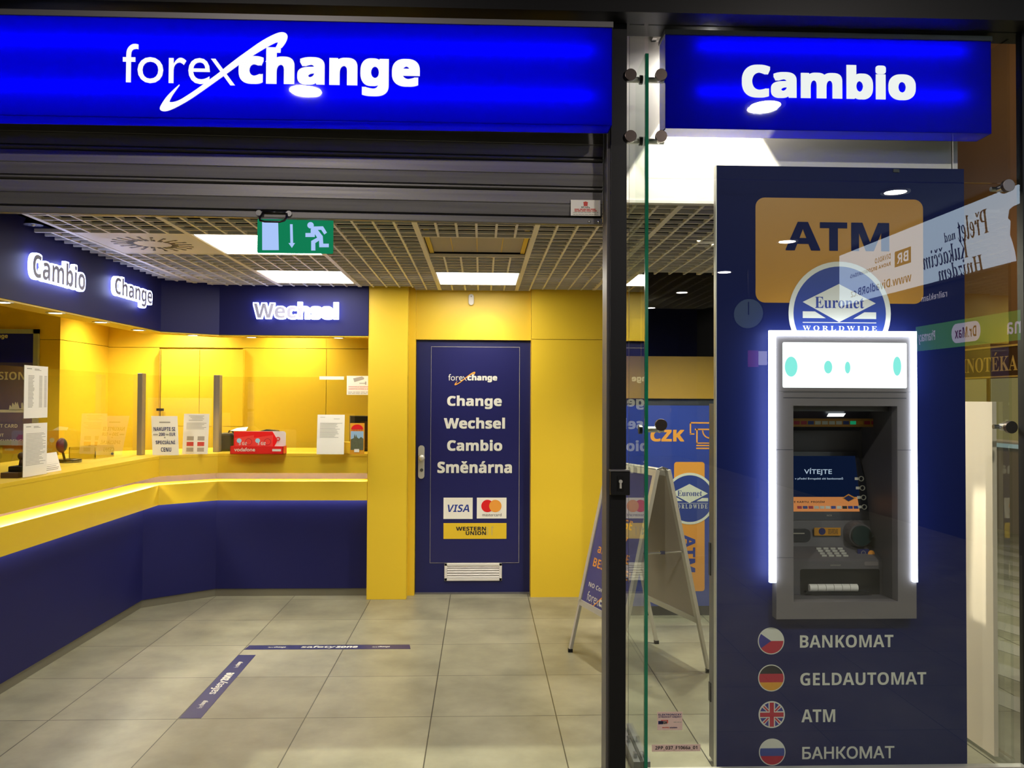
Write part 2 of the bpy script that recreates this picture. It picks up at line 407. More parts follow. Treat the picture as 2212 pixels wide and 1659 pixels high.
def text_geo(s, style='b', thick=0.0, slant=0.0):
    plain = ''; marks = []
    for ch in s:
        if style != 'r' and ch in MARK:
            plain += MARK[ch][0]
            if MARK[ch][1]: marks.append((len(plain), MARK[ch][1]))
        else: plain += ch
    vs, fs = raw_text(stylise(plain, style)); vs = list(vs); fs = list(fs)
    for n, kind in marks:
        pv = raw_text(stylise(plain[:n], style))[0]; cv = raw_text(stylise(plain[n - 1], style))[0]
        xr = max(v[0] for v in pv); w = max(v[0] for v in cv) - min(v[0] for v in cv); cx = xr - w/2; ty = max(v[1] for v in cv) + 0.06
        k = len(vs)
        if kind == 'acute': vs += [(cx - .07, ty), (cx + .02, ty), (cx + .16, ty + .15), (cx + .02, ty + .15)]; fs.append((k, k + 1, k + 2, k + 3))
        elif kind == 'caron':
            vs += [(cx - .17, ty + .14), (cx - .05, ty), (cx + .05, ty), (cx + .17, ty + .14), (cx + .07, ty + .14), (cx, ty + .06), (cx - .07, ty + .14)]
            fs += [(k, k + 1, k + 5, k + 6), (k + 1, k + 2, k + 5), (k + 2, k + 3, k + 4, k + 5)]
        else: vs += [(cx - .08, ty), (cx + .08, ty), (cx + .08, ty + .14), (cx - .08, ty + .14)]; fs.append((k, k + 1, k + 2, k + 3))
    if thick:
        V, Fc = [], []
        for dx, dy in ((thick, thick), (-thick, thick), (thick, -thick), (-thick, -thick), (thick, 0), (-thick, 0), (0, thick), (0, -thick)):
            n = len(V); V += [(x + dx, y + dy) for x, y in vs]; Fc += [tuple(i + n for i in f) for f in fs]
        n = len(V); V += vs; Fc += [tuple(i + n for i in f) for f in fs]
        vs, fs = V, Fc
    if slant: vs = [(x + y*slant, y) for x, y in vs]
    return vs, fs
def text_mb(s, style, O, frame, w, h, thick=0.0, lift=0.0008, depth=0.0, slant=0.0, mb=None, rot=0):
    vs, fs = text_geo(s, style, thick, slant)
    x0 = min(v[0] for v in vs); x1 = max(v[0] for v in vs); y0 = min(v[1] for v in vs); y1 = max(v[1] for v in vs)
    if w is None: w = h*(x1 - x0)/(y1 - y0)
    if h is None: h = w*(y1 - y0)/(x1 - x0)
    U, V, N = frame; O = Vector(O); mb = mb or MB()
    pts = []; per = len(vs)//9 if thick else len(vs)
    for i_, (x, y) in enumerate(vs):
        a, b = ((x - x0)/(x1 - x0) - .5)*w, ((y - y0)/(y1 - y0) - .5)*h
        if rot == -90: a, b = b, -a
        pts.append(O + U*a + V*b + N*(lift + depth + (i_//per)*.00005))
    mb.add(pts, fs)
    if depth:
        # side walls along open edges
        cnt = {}
        for f in fs:
            for i in range(len(f)):
                e = (f[i], f[(i + 1) % len(f)]); cnt[tuple(sorted(e))] = None if tuple(sorted(e)) in cnt else e
        n = len(mb.v)
        base = n - len(pts)
        mb.v += [tuple(p - N*depth) for p in pts]
        for e in cnt.values():
            if e: mb.f.append((base + e[1], base + e[0], n + e[0], n + e[1]))
    return mb
def ptext(s, style, px0, px1, pyc, ph, Y, **k):
    # lettering on a plane facing the camera, sized from the photo
    a = atY(px0, pyc, Y); b = atY(px1, pyc, Y); c = atY((px0 + px1)/2, pyc, Y)
    h = None if ph is None else ph*Y/F*1.0
    return text_mb(s, style, (c.x, Y, c.z), FRONT, b.x - a.x, h, **k)
def bars(px0, px1, rows, Y, hpx, mb=None, fill=0.85, lift=0.0008, words=4):
    # lines of print too small to read: broken strokes
    mb = mb or MB()
    for r in rows:
        x = px0; 
        while x < px1 - 1:
            w = random.uniform(.6, 1.4)*(px1 - px0)/words
            e = min(px1, x + w*fill)
            a = atY(x, r - hpx/2, Y - lift); b = atY(e, r + hpx/2, Y - lift)
            mb.add([(a.x, Y - lift, b.z), (b.x, Y - lift, b.z), (b.x, Y - lift, a.z), (a.x, Y - lift, a.z)], [(0, 1, 2, 3)])
            x += w
    return mb
SWOOSH = [(865,655),(760,750),(690,825),(640,900),(612,955),(620,988),(665,1000),(720,990),(800,955),(950,870),(1100,765),(1250,655),(1400,545),(1540,440),(1640,370),(1760,295),(1880,222),(1992,165),(1985,200),(1960,242),(2025,255),(2070,200),(2100,140),(2105,95),(2085,65),(2045,52),(1990,60),(1900,100),(1780,170),(1650,265),(1520,360),(1400,455),(1300,540),(1180,630),(1060,722),(950,798),(850,862),(780,888),(722,890),(735,855),(770,790)]
def shop_logo(O, frame, width, parent, m_thin, m_swoosh, m_bold, lift=0.001, depth=0.0):
    # O: centre of the wordmark; all measures in the big sign's photo pixels, slope removed
    U, V, N = frame; k = width/632.0; O = Vector(O)
    def q(px, py): return O + U*((px - 589)*k) - V*((py - .0205*(px - 589) - 153)*k) + N*lift
    def c(px, py): return O + U*((px - 589)*k) - V*((py - 153)*k)
    part('thin_lettering', text_mb('fore', 'r', c(364, 143), frame, 184*k, 84*k, lift=lift, depth=depth), m_thin, parent)
    z = lambda p: (240 + p[0]/5.53, 60 + p[1]/5.53)
    sw = [z(p) for p in chaikin(SWOOSH, 1)]
    mb = MB(); pts = [q(*p) for p in sw]
    mb.prism(pts, N*max(depth, .0004))
    part('swoosh', mb, m_swoosh, parent)
    mb = MB()
    mb.prism([q(*z(p)) for p in ((1205,372),(1258,372),(1490,690),(1435,690))], N*max(depth, .0004))
    part('slash', mb, m_thin, parent)
    mb = text_mb('change', 'b', c(711, 153.8), frame, 388*k, 102*k, thick=.03, lift=lift + .0008, depth=depth)
    mb.prism([q(*z(p)) for p in ((1845,410),(1902,325),(1902,378))], N*max(depth, .0004))
    mb.prism([q(*z(p)) for p in ((1960,240),(2026,252),(2022,300),(1900,300),(1900,240))], N*max(depth, .0004))
    part('bold_lettering', mb, m_bold, parent)
def bank_logo(O, frame, r, parent, lift=0.001, small=False, ringmat=None):
    U, V, N = frame; O = Vector(O); k = r/365.0; ringmat = ringmat or M['whiteprint']
    def q(px, py, l): return O + U*((px - 872)*k) - V*((py - 1075)*k) + N*(lift + l)
    part('logo_disc', MB().cyl(O + N*lift, O + N*(lift + .0006), r*.97, 48), M['logoblue'], parent)
    part('logo_ring', MB().ring(O + N*lift, N, r, r*.905, .0012, 56), ringmat, parent)
    mb = MB()
    for poly in (((867,868),(1130,1003),(867,1137),(608,997)), ((608,1063),(695,1063),(772,1110),(608,1110)), ((1048,1066),(1132,1066),(1132,1113),(968,1113)), ((608,1138),(1132,1138),(1132,1143),(608,1143))):
        mb.prism([q(*p, .0008) for p in poly], N*.0004)
    part('logo_diamond', mb, ringmat, parent)
    part('logo_name', text_mb('Euronet', 's', q(870, 1000, 0), frame, 352*k, 80*k, lift=.0016), M['logoblue'], parent)
    if not small:
        part('logo_word', text_mb('W O R L D W I D E', 's', q(872, 1180, 0), frame, 530*k, 34*k, lift=.0012), ringmat, parent)
    else:
        part('logo_word', text_mb('W O R L D W I D E', 's', q(872, 1186, 0), frame, 500*k, 60*k, lift=.0012), ringmat, parent)
# ================================================================== SETTING
CZ = 2.42
structure('floor', MB().add([(-9, -16, 0), (9, -16, 0), (9, 18, 0), (-9, 18, 0)], [(0, 1, 2, 3)]), M['floor'], 'grey square stone floor tiles with thin dark joints', 'floor')
# hall in front of the shop
structure('ceiling_hall', MB().box(-9, 9, -16, 3.3, 3.8, 3.9), M['dark'], 'dark ceiling of the hall in front of the shop', 'ceiling')
structure('wall_hall_right', MB().box(5.45, 5.6, -16, 1.5, 0, 3.8), M['dark'], 'dark hall wall carrying the lit banner', 'wall')
structure('wall_hall_back', MB().box(-9, 9, -16.1, -16, 0, 3.8), M['dark'], 'dark far wall of the hall', 'wall')
structure('wall_hall_left', MB().box(-9.1, -9, -16, 18, 0, 3.9), M['dark'], 'dark left wall of the hall', 'wall')
structure('wall_rear', MB().box(-9, 9, 17.9, 18, 0, 7.6), M['dark'], 'dark hall wall far behind the rear glass', 'wall')
structure('ceiling_rear', MB().box(2.4, 9, 3.5, 18, 7.4, 7.5).box(-9, 2.4, 7.6, 18, 3.9, 4.0), M['dark'], 'dark ceiling of the passage behind the shop', 'ceiling')
# front beam
structure('wall_front_beam', MB().box(-6, 2.6, 3.28, 3.50, 3.112, 3.9), M['black'], 'black facade beam running above both blue signs', 'beam')
structure('wall_front_left', MB().box(-6, -3.25, 3.40, 3.6, 0, 3.112), M['dark'], 'dark facade pier beyond the left edge', 'wall')
# walls of the shop
structure('wall_back', MB().box(0.393, 1.10, 6.53, 6.59, 0, 2.027).box(0.393, 1.10, 6.53, 6.59, 2.031, CZ + .2).box(0.393, 1.10, 6.56, 6.9, 0, CZ + .2), M['yellow'], 'yellow panelled back wall to the right of the navy door', 'wall')
structure('wall_lintel', MB().box(-0.526, 0.393, 6.63, 6.80, 2.028, CZ + .2), M['yellow'], 'yellow wall panel above the navy door', 'wall')
structure('wall_jamb', MB().box(-0.584, -0.524, 6.60, 6.85, 0, CZ + .2), M['yellow'], 'narrow yellow jamb strip left of the navy door', 'wall')
structure('wall_column', MB().box(-0.881, -0.576, 6.475, 7.0, 0, CZ + .2), M['yellow'], 'broad yellow column between counter and navy door', 'column', bevel=.002)
structure('wall_behind_door', MB().box(-0.6, 0.5, 6.86, 6.95, 0, CZ + .2), M['dark'], 'dark wall closing the room behind the door', 'wall')
# office walls with panel joints (thin gaps between boards)
mb = MB()
for x0, x1 in ((-2.122, -1.388), (-1.384, -0.6)):
    mb.box(x0, x1, 7.45, 7.50, 0, 1.997).box(x0, x1, 7.45, 7.50, 2.001, CZ + .1)
mb.box(-3.30, -2.856, 7.45, 7.50, 0, 1.997).box(-3.30, -0.6, 7.452, 7.50, 2.001, CZ + .1).box(-3.30, -.6, 7.49, 7.6, 0, CZ + .1)
structure('wall_office_back', mb, M['yellow'], 'yellow panelled back wall of the cash office', 'wall')
structure('wall_office_return', MB().box(-3.6, -3.30, 6.71, 7.5, 0, 2.003).box(-3.6, -3.30, 6.71, 7.5, 2.007, CZ + .1), M['yellow'], 'bright yellow wall return behind the left counter', 'wall')
structure('wall_office_left', MB().box(-5.2, -3.30, 6.61, 6.71, 0, 2.003).box(-5.2, -3.30, 6.61, 6.71, 2.007, CZ + .1), M['yellow'], 'yellow office wall carrying the navy poster', 'wall')
structure('wall_office_side', MB().box(-5.25, -5.2, 3.6, 6.71, 0, CZ + .1), M['yellow'], 'yellow side wall of the office', 'wall')
structure('ceiling_office', MB().box(-5.2, -2.52, 3.6, 7.5, CZ, CZ + .05).box(-2.52, -.6, 6.63, 7.5, CZ, CZ + .05), M['white'], 'white ceiling above the cash office', 'ceiling')
structure('ceiling_slab', MB().box(-6, 2.3, 3.73, 7.0, 3.0, 3.1), M['dark'], 'dark void above the open ceiling grid', 'ceiling')
# white bulkhead in the niche, slotted for the glass fin
structure('wall_bulkhead', MB().box(0.40, 2.090, 3.605, 3.64, CZ, 3.19).box(2.096, 2.116, 3.60, 3.65, CZ, 3.19).box(0.40, 2.09, 3.60, 3.605, CZ, CZ + .012), M['white'], 'white bulkhead behind the glass above the ceiling grid', 'wall')
structure('ceiling_niche', MB().box(0.40, 2.2, 3.50, 3.62, 3.18, 3.22), M['white'], 'white soffit strip above the small blue sign', 'ceiling')
structure('trim_1', MB().box(0.74, 2.0, 3.59, 3.605, 3.135, 3.15).box(0.74, .76, 3.565, 3.605, 3.135, 3.18), M['white'], 'white trim under the niche soffit', 'trim')
# ceiling grid : one mesh of bars and blades
X0, MX, Y0, MY = -0.335, 0.610, 4.430, 0.620
panels_xy = {(-2, 0): 'light', (-2, 2): 'light', (0, 2): 'light', (-3, 0): 'air', (0, 0): 'vent'}
gb = MB()
def cell_ok(x, y):
    if x < -2.35 or x > 2.18: return False
    if x < X0 - 3*MX and y < Y0: return False
    if y < (3.60 if x < .6 else 3.65): return False
    if x > 1.1: return y < 5.67
    if x > .385: return y < 6.52
    if x > -.53: return y < 6.62
    if x > -.89: return y < 6.465
    if x < -2.02: return y < 6.455 - (-2.02 - x)*.86
    return y < 6.455
def col_blocked(i, j): return (i, j) in panels_xy
for i in range(-4, 5):
    for k in range(6):
        x = X0 + i*MX + k*MX/6
        wdt, hgt = (.0135, .020) if k == 0 else (.0060, .015)
        y = 3.60
        run = None
        while y < 6.60:
            j = math.floor((y + .005 - Y0)/MY)
            ok = cell_ok(x, y + .005) and not (k and col_blocked(i, j))
            if ok and run is None: run = y
            if not ok and run is not None:
                gb.box(x - wdt, x + wdt, run, y, CZ, CZ + hgt); run = None
            y += .005
        if run is not None: gb.box(x - wdt, x + wdt, run, 6.59, CZ, CZ + hgt)
for j in range(-2, 4):
    for k in range(6):
        y = Y0 + j*MY + k*MY/6
        wdt, hgt = (.008, .020) if k == 0 else (.0055, .015)
        x = -2.40; run = None
        while x < 2.20:
            i = math.floor((x + .005 - X0)/MX)
            ok = cell_ok(x + .005, y) and not (k and col_blocked(i, j))
            if ok and run is None: run = x
            if not ok and run is not None:
                gb.box(run, x, y - wdt, y + wdt, CZ + .0005, CZ + hgt - .001); run = None
            x += .005
        if run is not None: gb.box(run, 2.19, y - wdt, y + wdt, CZ + .0005, CZ + hgt - .001)
structure('ceiling', gb, M['grid'], 'open-cell white ceiling grid with thick module bars', 'ceiling')
WHERE = {(-2, 0): 'square ceiling light panel behind the green exit sign', (-2, 2): 'square ceiling light panel above the blue fascia, left of the column', (0, 2): 'square ceiling light panel nearest the yellow wall above the door', (2, 2): 'square ceiling light panel seen beside the green glass edge'}
for (i, j), kind in panels_xy.items():
    x0, y0 = X0 + i*MX + .013, Y0 + j*MY + .011; x1, y1 = x0 + MX - .026, y0 + MY - .022
    cx, cy = (x0 + x1)/2, (y0 + y1)/2
    if kind == 'light':
        t = thing('ceiling_light', WHERE[(i, j)], 'ceiling light', (cx, cy, CZ))
        part('diffuser', MB().box(x0 + .008, x1 - .008, y0 + .008, y1 - .008, CZ + .006, CZ + .012), M['panel'], t)
        part('housing', MB().box(x0, x0 + .008, y0, y1, CZ + .002, CZ + .06).box(x1 - .008, x1, y0, y1, CZ + .002, CZ + .06).box(x0, x1, y0, y0 + .008, CZ + .002, CZ + .06).box(x0, x1, y1 - .008, y1, CZ + .002, CZ + .06).box(x0, x1, y0, y1, CZ + .055, CZ + .06), M['grid'], t)
    elif kind == 'air':
        t = thing('air_diffuser', 'white swirl air diffuser plate with black slots in the ceiling', 'air vent', (cx, cy, CZ))
        part('plate', MB().box(x0, x1, y0, y1, CZ + .002, CZ + .01), M['white'], t)
        mb = MB()
        for k in range(20):
            a = 2*math.pi*k/20; ca, sa = math.cos(a), math.sin(a)
            def q(r, w): return (cx + ca*r - sa*w, cy + sa*r + ca*w, CZ + .0014)
            mb.prism([q(.10, -.004), q(.215, -.004), q(.215, .012), q(.19, .012), q(.19, .004), q(.10, .004)], (0, 0, -.0012))
            mb.prism([q(.10, .006), q(.135, .006), q(.135, .018), q(.10, .018)], (0, 0, -.0012))
        part('slots', mb, M['black'], t)
    else:
        t = thing('ceiling_vent', 'dark square vent panel with yellow side edges in the ceiling', 'air vent', (cx, cy, CZ))
        part('panel', MB().box(x0 + .03, x1 - .03, y0 + .02, y1, CZ + .03, CZ + .035), M['tan'], t)
        part('edge', MB().box(x0 + .005, x0 + .03, y0 + .02, y1 - .01, CZ + .02, CZ + .06), M['yellow'], t)
        part('edge', MB().box(x1 - .03, x1 - .005, y0 + .02, y1 - .01, CZ + .02, CZ + .06), M['yellow'], t)
        for k in (1, 2, 3):
            xx = x0 + (x1 - x0)*k/4
            part('seam', MB().box(xx - .002, xx + .002, y0 + .03, y1 - .02, CZ + .027, CZ + .03), M['yellow'], t)
# ------------------------------------------------------------------ navy fascia over the counter, with its downlights
def cpath(o, y0=3.62):
    return [(-2.495 + o, y0), (-2.495 + o, 6.24 - .46*o), (-2.075 + .37*o, 6.60 - o), (-.882, 6.60 - o)]
def cstrip(o0, o1, z0, z1, mb=None, y0=3.62, seg=(0, 1, 2)):
    mb = mb or MB(); a, b = cpath(o0, y0), cpath(o1, y0)
    for i in seg:
        mb.prism([(a[i][0], a[i][1], z0), (a[i + 1][0], a[i + 1][1], z0), (b[i + 1][0], b[i + 1][1], z0), (b[i][0], b[i][1], z0)], (0, 0, z1 - z0))
    return mb
FZ = 2.032
structure('wall_fascia', cstrip(-.02, .135, FZ + .01, CZ + .06), M['navy'], 'navy fascia band above the counter carrying lit letters', 'fascia')
structure('trim_2', cstrip(-.02, .129, FZ, FZ + .01), M['yellow'], 'yellow underside of the navy fascia', 'trim')
dl = None
DL = [(-2.41, 4.25, 'downlight under the navy fascia, nearest the left picture edge'), (-2.41, 4.77, 'downlight under the fascia below the large lit word on the left'), (-2.41, 5.33, 'downlight under the fascia between the two left lit words'), (-2.42, 5.93, 'downlight under the fascia by its angled corner'), (-2.2, 6.39, 'downlight under the short angled fascia piece'), (-1.8, 6.55, 'downlight under the far fascia, above the red display box'), (-1.125, 6.55, 'downlight under the far fascia, next to the yellow column')]
for x, y, lab in DL:
    if dl is None:
        dl = thing('recessed_downlight', lab, 'downlight', (x, y, FZ), 'downlights under the navy fascia')
        part('trim_ring', MB().ring((x, y, FZ - .004), (0, 0, 1), .05, .036, .004, 24), M['alu'], dl)
        part('lens', MB().cyl((x, y, FZ - .002), (x, y, FZ - .0005), .036, 20), M['downlight'], dl)
    else: dup(dl, (x, y, FZ), lab)
    light('fascia_spot', 'SPOT', (x, y, FZ - .012), 2.2, WARM2, .03, (x, y, 0), 110, 1.0)
def halo_word(s, O, frame, w, h, label):
    t = thing('lit_lettering', label, 'sign', O)
    part('letter_body', text_mb(s, 'b', O, frame, w, h, thick=.05, lift=.018, depth=.022), M['halo'], t, 'glowing white letter outline')
    U, V, N = frame
    k = .90
    part('letter_face', text_mb(s, 'b', Vector(O) + N*.0405, frame, w*.975, h*.88, thick=.004, lift=.0005), M['letterface'], t, 'grey letter faces')
FX = -2.36
a, b = atX(52, 576, FX), atX(170, 600, FX)
halo_word('Cambio', (FX, (a.y + b.y)/2, (a.z + b.z)/2), LEFTW, b.y - a.y, .145, 'glowing white word Cambio on the left navy fascia')
a, b = atX(233, 626, FX), atX(317, 640, FX)
halo_word('Change', (FX, (a.y + b.y)/2, (a.z + b.z)/2), LEFTW, b.y - a.y, .165, 'glowing white word Change on the navy fascia near the corner')
a, b = atY(549, 671, 6.465), atY(733, 673, 6.465)
halo_word('Wechsel', ((a.x + b.x)/2, 6.465, (a.z + b.z)/2), FRONT, b.x - a.x, .135, 'glowing white word Wechsel on the far navy fascia')
# ------------------------------------------------------------------ counter
ct = thing('service_counter', 'yellow and navy L-shaped service counter with lit ledge', 'counter', (-2.3, 5.5, 0))
part('plinth', cstrip(-.08, -.012, 0, .06), M['plinth'], ct)
part('base_panel', cstrip(-.06, 0, .06, .767), M['navy'], ct, 'navy counter front')
part('lower_ledge', cstrip(-.08, .135, .767, .913), M['yellow'], ct, 'yellow ledge with light strip above')
part('recess_strip', cstrip(-.12, -.078, .913, 1.106), M['recess'], ct, 'grey strip in the lit recess')
part('upper_fascia', cstrip(.10, .135, .978, 1.106), M['yellow'], ct)
part('worktop', cstrip(-.62, .137, 1.106, 1.128), M['yellow'], ct, bevel=.001)
mb = MB(); a_, b_ = cpath(.075), cpath(.095)
for i in range(3): mb.add([(a_[i][0], a_[i][1], .990), (a_[i + 1][0], a_[i + 1][1], .990), (b_[i + 1][0], b_[i + 1][1], .990), (b_[i][0], b_[i][1], .990)], [(3, 2, 1, 0)])
part('led_strip', mb, M['led'], ct, 'hidden warm light strip')
part('led_strip', cstrip(.035, .045, .760, .766), M['ledcool'], ct, 'hidden light strip under the ledge')
part('desk_front', cstrip(-.62, -.60, 0, 1.106), M['yellow'], ct)
# counter glass with steel posts
gsn = thing('glass_screen', 'clear glass screen standing on the yellow counter top', 'glass screen', (-2.3, 5.8, 1.128))
o = cpath(-.05, 3.62)
for i in range(3):
    a, b = Vector(o[i] + (0,)), Vector(o[i + 1] + (0,)); d = (b - a).normalized(); n = Vector((-d.y, d.x, 0))
    a = a + d*.012; b = b - d*.012
    mb = MB().prism([(a.x, a.y, 1.129), (b.x, b.y, 1.129), (b.x + n.x*.008, b.y + n.y*.008, 1.129), (a.x + n.x*.008, a.y + n.y*.008, 1.129)], (0, 0, .594))
    part('pane', mb, M['screen'], gsn)
for k in (1, 2):
    x, y = cpath(-.035)[k]
    part('post', MB().box(x - .012 - .006*k, x + .012 + .006*k, y - .02, y + .05, 1.128, 1.735), M['postmetal'], gsn, bevel=.003)
# ------------------------------------------------------------------ door
dr = MB().box(-.521, .398, 6.66, 6.705, .012, 2.024).build('door_1', M['navydoor']); tag(dr, 'navy door with white lettering between yellow walls', 'door', kind='structure')
DY = 6.66
part('threshold', MB().box(-.522, .400, 6.64, 6.71, 0, .012), M['aludull'], dr)
part('print_film', fbox(930, 749, 1122, 1216, DY - .002, .002), M['navyprint'], dr, 'printed film with lettering')
x0, x1, z0, z1 = rect(930, 749, 1122, 1216, DY - .002)
part('film_edge', MB().box(x0, x1, DY - .003, DY - .002, z1 - .003, z1).box(x0, x1, DY - .003, DY - .002, z0, z0 + .002).box(x0, x0 + .002, DY - .003, DY - .002, z0, z1).box(x1 - .003, x1, DY - .003, DY - .002, z0, z1), M['inkgrey'], dr)
c = atY(1021.5, 817, DY); 
lg = thing('door_logo_tmp', None, None, (0, 0, 0)); 
shop_logo((c.x, DY - .003, c.z), FRONT, 105*DY/F, lg, M['whiteprint'], M['orangeprint'], M['whiteprint'], lift=.001)
for ch in list(lg.children): ch.parent = dr
bpy.data.objects.remove(lg)
for s, a, b, yc, h in (('Change', 966, 1084, 869, 29), ('Wechsel', 959, 1091, 914, 24), ('Cambio', 966, 1085, 962, 24), ('Směnárna', 945, 1106, 1009, 26)):
    part('lettering', ptext(s, 'b', a, b, yc, h, DY - .003, thick=.02), M['whiteprint'], dr, 'white word ' + s)
def on_door(name, px, mat, y=.003, t=.0008): return part(name, fbox(*px, DY - y - t, t), mat, dr)
on_door('card_sticker', (958, 1075, 1021, 1121), M['paper']); on_door('card_sticker', (1030, 1075, 1094, 1120), M['paper'])
part('lettering', ptext('VISA', 'b', 967, 1014, 1098, 16, DY - .004, slant=.2), M['logoblue'], dr, 'blue card name')
for cx, m, l in ((1053, 'red', .0010), (1070, 'orangeprint', .0016)):
    p = atY(cx, 1093, DY - .004); part('logo_circle', MB().cyl((p.x, DY - .004 - l, p.z), (p.x, DY - .004, p.z), 13.3*DY/F, 32), M[m], dr)
part('lettering', ptext('mastercard', 'r', 1042, 1083, 1112, 6.5, DY - .004), M['inkblack'], dr)
on_door('transfer_sticker', (958, 1130, 1094, 1164), M['yellow'])
part('lettering', ptext('WESTERN', 'b', 985, 1050, 1142, 8.5, DY - .004, thick=.015), M['inkblack'], dr)
part('lettering', ptext('UNION', 'b', 1006, 1050, 1151.5, 8.5, DY - .004, thick=.015), M['inkblack'], dr)
part('sticker_lines', fbox(1053, 1138, 1054, 1156, DY - .0045, .0005, fbox(1062, 1138, 1063, 1156, DY - .0045, .0005, fbox(1062, 1138, 1066, 1139, DY - .0045, .0005))), M['inkgrey'], dr)
x0, x1, z0, z1 = rect(960, 1216, 1084, 1254, DY)
gr = part('vent_grille', MB().box(x0, x1, DY - .012, DY, z1 - .022, z1).box(x0, x1, DY - .012, DY, z0, z0 + .022).box(x0, x0 + .022, DY - .012, DY, z0, z1).box(x1 - .022, x1, DY - .012, DY, z0, z1), M['white'], dr, 'white plastic vent grille', bevel=.002)
mb = MB()
for k in range(5):
    z = z0 + .026 + k*(z1 - z0 - .05)/4.6
    mb.prism([(x0 + .02, DY - .010, z), (x0 + .02, DY - .008, z + .003), (x0 + .02, DY + .0, z + .018), (x0 + .02, DY - .001, z + .012)], (x1 - x0 - .04, 0, 0))
part('louvres', mb, M['white'], gr)
part('vent_back', MB().box(x0 + .02, x1 - .02, DY - .0015, DY - .0005, z0 + .02, z1 - .02), M['recess'], gr)
x0, x1, z0, z1 = rect(903.5, 962, 917, 1034, DY)
ha = part('door_handle', fpoly(rrect(x0, x1, z0, z1, (x1 - x0)*.49), DY - .01, .01), M['alu'], dr, 'brushed metal handle plate', bevel=.002)
p = atY(911, 989, DY - .03)
part('knob', MB().cyl((p.x, DY - .01, p.z), (p.x, DY - .032, p.z), .012, 16).sphere((p.x, DY - .045, p.z), .026, 18, 12, sy=.7), M['alu'], ha, smooth=True)
p = atY(911, 1015, DY); part('keyhole', MB().cyl((p.x, DY - .016, p.z), (p.x, DY - .01, p.z), .013, 18), M['steel'], ha)
# motion sensor above door
p = atY(1018, 648, 6.63); w = .030
t = thing('motion_sensor', 'white capsule-shaped motion sensor above the navy door', 'sensor', (p.x, 6.63, p.z))
part('casing', fpoly(rrect(p.x - .022, p.x + .022, p.z - .045, p.z + .045, .0215, 8), 6.60, .03), M['white'], t, bevel=.006)
part('eye', MB().cyl((p.x, 6.597, p.z + .025), (p.x, 6.60, p.z + .025), .006, 12), M['inkgrey'], t)
# ------------------------------------------------------------------ office contents
cp = thing('wall_cupboard', 'tall yellow double-door cupboard in the cash office', 'cupboard', (-2.52, 7.4, 0))
x0 = atY(345, 800, 7.41).x; xm = atY(431, 800, 7.41).x; x1 = atY(525, 800, 7.41).x
zt = atY(435, 755, 7.41).z; zm = atY(435, 921, 7.41).z
part('carcass', MB().box(x0 - .004, x1 + .002, 7.43, 7.489, 0, zt + .004), M['yellow'], cp)
for a, b in ((x0 + .012, xm - .002), (xm + .002, x1)):
    part('door', MB().box(a, b, 7.41, 7.43, zm + .002, zt), M['yellow'], cp, bevel=.001)
    part('door', MB().box(a, b, 7.41, 7.43, .1, zm - .002), M['yellow'], cp, bevel=.001)
part('edge_strip', MB().box(x0, x0 + .008, 7.40, 7.43, .1, zt), M['olive'], cp)
p = atY(350, 885, 7.40)
part('handle', MB().cyl((p.x, 7.40, p.z), (p.x, 7.36, p.z), .012, 12).box(p.x - .03, p.x + .03, 7.35, 7.365, p.z - .01, p.z + .012), M['blackgloss'], cp)
part('key_tag', MB().box(p.x + .01, p.x + .045, 7.37, 7.374, p.z - .09, p.z - .02), M['acrylic'], cp)
# poster
PY = 6.575
t = thing('wall_poster', 'large framed navy poster on the office wall at the left edge', 'poster', (-3.8, PY, 1.6))
x1, z1 = atY(82, 711, PY).x, atY(60, 711, PY).z; z0 = atY(60, 962, PY).z; x0 = x1 - .95
part('frame', MB().box(x0, x1, PY, PY + .03, z1 - .035, z1).box(x0, x1, PY, PY + .03, z0, z0 + .035).box(x1 - .035, x1, PY, PY + .03, z0, z1).box(x0, x0 + .035, PY, PY + .03, z0, z1), M['posterframe'], t)
zs = atY(40, 783, PY).z
part('sheet', MB().box(x0 + .035, x1 - .035, PY + .008, PY + .03, zs, z1 - .035), M['posternavy'], t)
part('lower_sheet', MB().box(x0 + .035, x1 - .035, PY + .008, PY + .03, z0 + .035, zs), M['postergrey'], t, 'slate purple lower half')
def poster_text(s, xr, yc, h, style='b', thick=0.0):
    h = h*PY/F; p = atY(xr, yc, PY + .007)
    mb = text_mb(s, style, (0, PY + .007, 0), FRONT, None, h, thick=thick)
    mx = max(v[0] for v in mb.v); mb.v = [(v[0] + p.x - mx, v[1], v[2] + p.z) for v in mb.v]
    part('lettering', mb, M['whiteprint'], t)
poster_text('change', 17, 727, 12, thick=.02); poster_text('0% COMMISSION', 55, 812, 17); poster_text('CREDIT CARD', 38, 920, 7.5); poster_text('WITHOUT', 8, 940, 6.5); poster_text('WORLD CURRENCY', 53, 953, 7)
mb = MB()
def sky(pts): mb.prism([tuple(atY(a, b, PY + .0075)) for a, b in pts], (0, -.0006, 0))
sky([(-60, 891), (55, 891), (55, 885), (-60, 885)])
sky([(19, 886), (55, 886), (55, 881), (53, 879), (51, 881), (50, 872), (48, 869), (46, 872), (46, 882), (42, 882), (39, 872), (38, 868), (36, 874), (35, 870), (33, 868), (31, 876), (29, 872), (27, 870), (25, 880), (23, 876), (21, 875)])
part('skyline', mb, M['whiteprint'], t)
